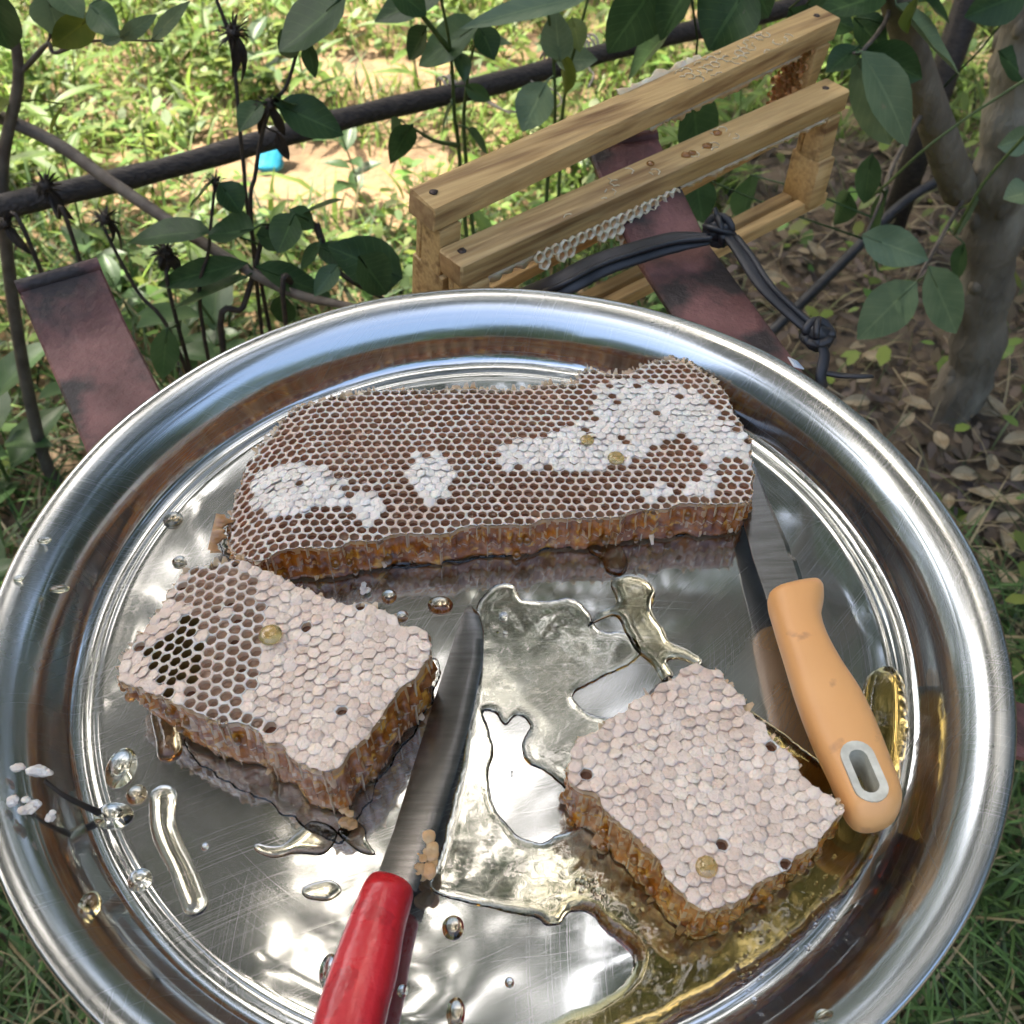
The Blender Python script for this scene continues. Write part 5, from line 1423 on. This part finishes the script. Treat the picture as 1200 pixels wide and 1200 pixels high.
# ------------------------------------------------------------------ honey on the tray
def pool(poly_fn, bbox, step, hfn, name, matl, parent=None, org=None, zfn=None):
    """a body of honey over the tray floor: signed distance field -> closed lens-edged mesh"""
    x0, x1, y0, y1 = bbox; xs = np.arange(x0, x1, step); ys = np.arange(y0, y1, step); X, Y = np.meshgrid(xs, ys)
    D = poly_fn(X, Y)
    gx, gy = np.gradient(D, step, axis=1), np.gradient(D, step, axis=0); gl = np.hypot(gx, gy)+1e-9; gx /= gl; gy /= gl
    ok = D > -step*.72; sel = ok[:-1, :-1] & ok[1:, :-1] & ok[:-1, 1:] & ok[1:, 1:]
    pos = (D > 0); anyp = pos[:-1, :-1] | pos[1:, :-1] | pos[:-1, 1:] | pos[1:, 1:]; sel &= anyp
    used = np.zeros(D.shape, bool)
    for a in (0, 1):
        for b in (0, 1): used[a:D.shape[0]-1+a, b:D.shape[1]-1+b] |= sel
    cnt = np.zeros(D.shape, int)
    for a in (0, 1):
        for b in (0, 1): cnt[a:D.shape[0]-1+a, b:D.shape[1]-1+b] += sel
    brd = used & (cnt < 4)
    snap = np.where(brd, np.clip(D, -step, step), 0); X2 = X-gx*snap; Y2 = Y-gy*snap
    Dc = np.where(brd, 0, np.maximum(D, .05*step))
    Z = hfn(Dc, X2, Y2); Z = np.where(brd, 0, Z)
    bz = FLOOR+.00025 if zfn is None else zfn(X2, Y2)
    idx = -np.ones(D.shape, int); k = used.sum(); idx[used] = np.arange(k)
    top = np.stack([X2[used], Y2[used], (bz+Z)[used] if zfn is None else (bz[used]+Z[used])], 1)
    bot = top.copy(); bot[:, 2] = (np.full(k, bz) if zfn is None else bz[used])-.00005
    ii, jj = np.nonzero(sel); q = np.stack([idx[ii, jj], idx[ii, jj+1], idx[ii+1, jj+1], idx[ii+1, jj]], 1)
    V = np.concatenate([top, bot]); F = [q, q[:, ::-1]+k]
    # rim faces
    from collections import Counter
    ec = {}
    for f in q:
        for a in range(4):
            e = (f[a], f[(a+1) % 4]); 
            if (e[1], e[0]) in ec: del ec[(e[1], e[0])]
            else: ec[e] = 1
    if ec:
        e = np.array(list(ec)); F.append(np.stack([e[:, 1], e[:, 0], e[:, 0]+k, e[:, 1]+k], 1))
    if parent is None:
        org = np.array(org); o = mesh_np(name, V-org, np.concatenate(F), matl, smooth=True); o.location = tuple(org)
    else: o = mesh_np(name, V, np.concatenate(F), matl, parent=parent, smooth=True)
    return o


def lens(w, hmax):
    return lambda D, X, Y: hmax*np.sqrt(np.clip(1-(1-np.clip(D/w, 0, 1))**2, 0, 1))


def soft(w, hmax):
    def f(D, X, Y):
        t = np.clip(D/w, 0, 1); return hmax*t*t*(3-2*t)
    return f


def honey():
    zf = FLOOR+.0005
    W = lambda q: np.array([P(x, y, zf)[:2] for x, y in q])
    # ---- the spread film of honey with its bare islands
    outer = W([(562, 705), (580, 686), (602, 684), (612, 700), (640, 704), (668, 700), (690, 716), (702, 738), (735, 742), (752, 765), (725, 785), (690, 800), (672, 815), (690, 835), (720, 840), (745, 825), (800, 790), (900, 850), (975, 905), (1000, 880), (1008, 820), (1018, 792), (1038, 784), (1056, 800), (1064, 850), (1056, 910), (1036, 975), (1006, 1030), (960, 1080), (905, 1128), (850, 1165), (770, 1205), (690, 1235), (600, 1250), (560, 1245), (600, 1215), (655, 1192), (700, 1172), (733, 1152), (743, 1130), (733, 1108), (708, 1090), (692, 1072), (668, 1070), (656, 1083), (640, 1084), (626, 1074), (585, 1068), (540, 1056), (505, 1040), (515, 1000), (540, 900), (556, 800), (555, 740)])
    outer = np.array(spline([(*q, 0) for q in outer], 4, True))[:, :2]
    isl = [np.array(spline([(*q, 0) for q in W(s)], 4, True))[:, :2] for s in
           [[(566, 836), (578, 870), (572, 910), (580, 945), (602, 975), (632, 988), (655, 978), (690, 960), (668, 930), (640, 905), (618, 893), (612, 870), (622, 850), (606, 838), (592, 850), (580, 835)]]]
    def sdf(X, Y):
        d = polydist(X, Y, outer)*np.where(inpoly(X, Y, outer), 1, -1)
        for s in isl: d = np.minimum(d, polydist(X, Y, s)*np.where(inpoly(X, Y, s), -1, 1))
        near = np.abs(d) < .012
        nz = np.zeros_like(d); nz[near] = npnoise(X[near], Y[near], 140, 2)*.0007+npnoise(X[near], Y[near], 420, 3)*.0003
        return d+nz
    pc = P(1010, 1000, zf)
    dv = np.array([.86, -.5])
    def hf(D, X, Y):
        e = np.sqrt(np.clip(1-(1-np.clip(D/.0042, 0, 1))**2, 0, 1))
        lip = .08*np.exp(-((D-.0022)/.0018)**2)            # thick bead along the edge, thinner film inside
        u = np.clip(((X-.030)*dv[0]+(Y+.03)*dv[1])/.085, 0, 1)
        base = .00042+.0062*u*u*(3-2*u)
        n = np.zeros_like(D); s = D > 0; n[s] = npnoise(X[s], Y[s], 70, 5)+.5*npnoise(X[s], Y[s], 170, 15)
        return base*e*(1+lip*(1-u))*np.clip(1+(.16+.5*np.exp(-((X-.012)/.035)**2-((Y-.012)/.04)**2))*n*(1-u), .15, 2)
    t = thing('honey_puddle', 'broad clear puddle of honey spread over the tray floor, golden at its deep right edge', 'honey', (*W([(700, 1000)])[0], FLOOR))
    pool(sdf, (-.035, .165, -.165, .085), .00075, hf, 'honey_film', MT['honey'], t)
    # bubbles in the film
    def bubbles(lst, parent):
        m = MB()
        for (px, py, r_) in lst: m.sphere(P(px, py, FLOOR+.0012), r_, (1, 1, .8), 10, 8)
        m.build('air_bubble', MT['bubble'], parent)['kind'] = 'stuff'
    bl = [(688+rnd.gauss(0, 9), 1040+rnd.gauss(0, 7), rnd.uniform(.0005, .0014)) for _ in range(16)]+[(702, 1048, .0022), (742, 1062, .001), (752, 1068, .0008), (590, 722, .0018), (592, 742, .001), (600, 905, .0006)]
    bl += [(rnd.uniform(860, 990), 0, rnd.uniform(.0003, .0008)) for _ in range(70)]
    bl = [(x, (1140-(x-860)*.75+rnd.gauss(0, 22)) if y == 0 else y, r_) for x, y, r_ in bl]
    bubbles(bl, t)
    # ---- the stream leaking from under the long slab
    def blob(poly, w, h, label, nm='honey_trickle', matl='honey', seed=1, line=None, rad=None):
        pw = W(poly); pw = np.array(spline([(*q, 0) for q in pw], 5, line is None))[:, :2]
        c = pw.mean(0); mn, mx = pw.min(0)-.008, pw.max(0)+.008
        if line is None: f = lambda X, Y: polydist(X, Y, pw)*np.where(inpoly(X, Y, pw), 1, -1)+npnoise(X, Y, 200, seed)*.0003
        else: f = lambda X, Y: rad*(1+.22*npnoise(X, Y, 60, seed))-polydist(X, Y, pw, False)
        o = pool(f, (mn[0], mx[0], mn[1], mx[1]), .0005, lens(w, h), nm, MT[matl], org=(c[0], c[1], FLOOR))
        return tag(o, label, 'honey')
    blob([(688, 628), (712, 628), (728, 640), (736, 660), (728, 674), (712, 670), (704, 655), (690, 645)], .006, .0028, 'brown honey blob oozing from under the front of the long slab', matl='honeydark')
    blob([(716, 682), (735, 674), (758, 680), (768, 694), (764, 715), (776, 735), (786, 752), (804, 760), (822, 772), (818, 780), (796, 772), (782, 776), (790, 792), (778, 800), (764, 778), (745, 762), (735, 745), (722, 722), (700, 728), (688, 735), (700, 718), (722, 706)], .0045, .0018, 'branching trickle of honey between the long slab and right block', seed=3)
    blob([(192, 935), (191, 965), (200, 992), (213, 1018), (228, 1058)], .005, .0034, 'long wavy trickle of clear honey on the left of the floor', line=1, rad=.0048, matl='honeydrop')
    blob([(192, 838), (197, 868), (198, 878)], .006, .0040, 'dark honey drop hanging under the left block', nm='honey_drop', line=1, rad=.0048, matl='honeydark')
    blob([(300, 988), (330, 990), (365, 962), (395, 975), (380, 1000), (345, 1000), (318, 1005), (300, 998)], .004, .0012, 'shallow smear of honey in front of the left block', seed=5)
    blob([(395, 975), (412, 962), (428, 970), (430, 985), (440, 1000), (425, 1000), (410, 990)], .003, .0012, 'small wet smear of honey beside the red knife blade', seed=6)
    blob([(355, 1040), (385, 1030), (400, 1042), (385, 1055), (360, 1052)], .003, .001, 'thin clear smear of honey left of the red handle', seed=7)
    # ---- honey that has run out round the foot of the pieces
    for nm, q, lb in (('left', [(215, 868), (225, 890), (265, 915), (320, 945), (385, 985), (410, 975), (445, 915), (490, 850), (512, 800), (500, 770), (400, 800), (280, 800), (230, 830)], 'thin wet sheet of honey seeping out under the left block'),
                      ('slab', [(262, 650), (330, 668), (450, 665), (560, 655), (700, 635), (830, 622), (880, 612), (870, 560), (600, 580), (300, 600)], 'thin wet sheet of honey under the front edge of the long slab')):
        pw = np.array(spline([(*p_, 0) for p_ in W(q)], 4, True))[:, :2]; mn, mx = pw.min(0)-.006, pw.max(0)+.006
        f = lambda X, Y, pw=pw: polydist(X, Y, pw)*np.where(inpoly(X, Y, pw), 1, -1)+npnoise(X, Y, 160, 11)*.0016+npnoise(X, Y, 400, 12)*.0006
        o = pool(f, (mn[0], mx[0], mn[1], mx[1]), .0009, soft(.010, .0009), 'honey_puddle', MT['honeydark'], org=(*pw.mean(0), FLOOR)); tag(o, lb, 'honey')
    # ---- single drops
    drops = [(142, 900, 16, 21, 'large clear honey drop on the far left of the tray floor'), (160, 931, 11, 10, 'round amber honey drop beside the head of the wavy trickle'), (133, 956, 21, 13, 'clear honey drop at the end of the thin twig on the left'), (164, 1031, 13, 11, 'clear honey drop on the inner ridge left of the wavy trickle'),
             (203, 609, 11, 10, 'golden honey drop high on the left by the slab'), (210, 658, 8, 7, 'golden honey drop touching the back of the left block'), (516, 709, 15, 11, 'golden drop just left of the red knife tip'), (456, 699, 9, 9, 'small clear honey drop right of the left block'), (471, 722, 8, 7, 'tiny clear drop at the right corner of the left block'),
             (531, 1087, 12, 12, 'round golden honey drop right of the red handle'), (597, 1151, 5, 5, 'tiny clear honey drop in the bare patch at the bottom'), (472, 1161, 6, 6, 'tiny dark drop close to the red handle'), (386, 1138, 11, 16, 'clear honey drop half hidden by the red handle on its left'), (534, 1187, 10, 14, 'brown honey drop at the bottom edge'),
             (240, 992, 4, 4, 'tiny clear drop right of the wavy trickle'), (470, 657, 16, 8, 'golden honey drop hanging at the front edge of the long slab'), (318, 744, 0, 0, ''), (435, 690, 0, 0, '')]
    for (px, py, rx, ry, lb) in drops:
        if rx == 0: continue
        c = P(px, py, zf); k = np.linalg.norm(c-CAMP)/F_PX; m = MB(); dark_ = 'gold' in lb or 'amber' in lb or 'brown' in lb
        rxm, rym = rx*k, ry*k*1.12; m.sphere(c-np.array([0, 0, .0002]), 1, (rxm, rym, min(rxm, rym)*.62), 24, 18, half=True)
        tag(m.build('honey_drop', MT['honeydark' if dark_ else 'honeydrop'], org=c, recalc=True), lb, 'honey drop', 'honey drops on the tray floor')
    # drops standing on the combs
    for (px, py, r_, zt, lb) in ((317, 744, .0043, FLOOR+.0335, 'yellow honey drop standing on top of the left block'), (828, 1016, .0036, FLOOR+.0305, 'pale honey drop standing on top of the right block'), (722, 537, .0038, FLOOR+.023, 'pale honey drop on the white caps of the long slab'), (688, 516, .0032, FLOOR+.023, 'small yellowish wet patch on the white caps of the long slab')):
        c = P(px, py, zt); m = MB(); m.sphere(c, r_, (1, 1.05, .45), 20, 14, half=True); tag(m.build('honey_drop', MT['bead'], org=c, recalc=True), lb, 'honey drop', 'honey drops on the combs')
    # drops dried on the rim at the left
    for (px, py, rx, ry, zz, lb) in ((52, 633, 8, 4, .0005, 'small clear drop on the upper left of the rim'), (22, 678, 6, 4, .0, 'tiny clear drop on the far left of the rim'), (70, 690, 11, 5, -.004, 'flat clear drop on the inside of the left rim'), (105, 1062, 12, 14, -.008, 'clear drop running down the inside of the lower left rim'),
                                     (968, 1193, 12, 8, -.004, 'clear drop on the rim at the lower right')):
        c = P(px, py, ZR+zz); k = np.linalg.norm(c-CAMP)/F_PX; m = MB(); m.sphere(c, 1, (rx*k, ry*k*1.1, ry*k*.5), 16, 10); tag(m.build('honey_drop', MT['honey'], org=c), lb, 'honey drop', 'honey drops on the rim')
    # wax scraps and the twig on the left of the rim
    def scrap(px, py, z, sx, sy, label, n=5, mt='wax', nm='wax_scrap'):
        c = P(px, py, z); m = MB()
        for k in range(n): m.sphere(c+np.array([rnd.uniform(-.5, .5)*sx, rnd.uniform(-.5, .5)*sy, rnd.uniform(0, .001)]), max(sx, sy)*rnd.uniform(.18, .30), (1, sy/max(sx, sy)+.15, .3), 22, 14, noise=.5)
        return tag(m.build(nm, MT[mt], org=c), label, 'wax scrap', 'scraps of wax on the tray')
    scrap(38, 905, ZR-.0005, .011, .004, 'pale flat wax scrap on the left rim above the twig', 6)
    scrap(28, 942, ZR+.0005, .008, .005, 'crumbly white wax scrap on the left rim below the twig', 8)
    scrap(60, 955, ZR-.002, .004, .0035, 'small translucent wax flake beside the crumbly scrap on the left rim', 4)
    scrap(428, 690, FLOOR+.001, .0035, .0045, 'flat white wax scrap on the floor between the slab and left block', 6, 'cap_white')
    scrap(405, 958, FLOOR+.003, .008, .006, 'brown wax crumb fallen at the front corner of the left block', 5, 'midrib')
    scrap(783, 994, FLOOR+.001, .002, .002, 'tiny brown wax crumb floating in the golden honey', 3, 'midrib') if False else None
    m = MB(); tp = spline([P(52, 915, ZR-.002), P(75, 932, ZR-.008), P(98, 944, ZR-.016), P(115, 952, ZR-.0255)], 5); m.tube(tp, np.linspace(.0007, .0013, len(tp)), 7)
    tag(m.build('thin_twig', MT['stalk'], org=tp[0]), 'thin dark twig leading from the wax scrap on the rim to a honey drop', 'twig')
    # torn comb foot behind the left end of the long slab
    m = MB(); a = P(247, 650, FLOOR+.002); b = P(262, 600, FLOOR+.016)
    ragged(m, P(246, 648, FLOOR+.003), P(256, 606, FLOOR+.010), np.array([1., -.15, .25]), np.array([0, -.3, .9]), .006, (0, 1), 14, .002)
    tag(m.build('wax_scrap', MT['midrib'], org=a), 'tan torn wax flap sticking out at the left end of the long slab', 'wax scrap', 'scraps of wax on the tray')


mb_ = bpy.data.materials.new('air'); mb_.use_nodes = True
_b = mb_.node_tree.nodes['Principled BSDF']; _b.inputs['Transmission Weight'].default_value = 1; _b.inputs['IOR'].default_value = 1.35; _b.inputs['Roughness'].default_value = .0
MT['bubble'] = mb_

# ------------------------------------------------------------------ build
ground()
tree_right()
shade_tree(-.4, -4.6, 2.2, .5, 3.4, 15000, 'leafy shade tree standing well behind the camera', (-.4, -4.8), 'trees around the clearing')
shade_tree(4.0, 1.2, 1.7, .5, 4.4, 16000, 'leafy shade tree standing off to the right', (4.2, 1.2), 'trees around the clearing', clump=190)
shade_tree(-3.7, -.8, 1.7, .5, 4.2, 16000, 'leafy shade tree standing off to the left', (-3.8, -.8), 'trees around the clearing', clump=190)
shade_tree(1.1, 5.0, 2.7, 1.8, 7.4, 17000, 'tall leafy tree standing beyond the sunlit grass', (1.2, 5.4), 'trees around the clearing', clump=330)
shade_tree(-5.2, 7.4, 2.2, 1.2, 4.4, 9000, 'leafy shade tree standing far off to the left', (-5.2, 7.5), 'trees around the clearing')
far_wood()
grasses()
litter()
dead_leaves()
weeds()
plants()
pole_things()
stand()
strap()
frames()
tray()
combs()
knives()
honey()
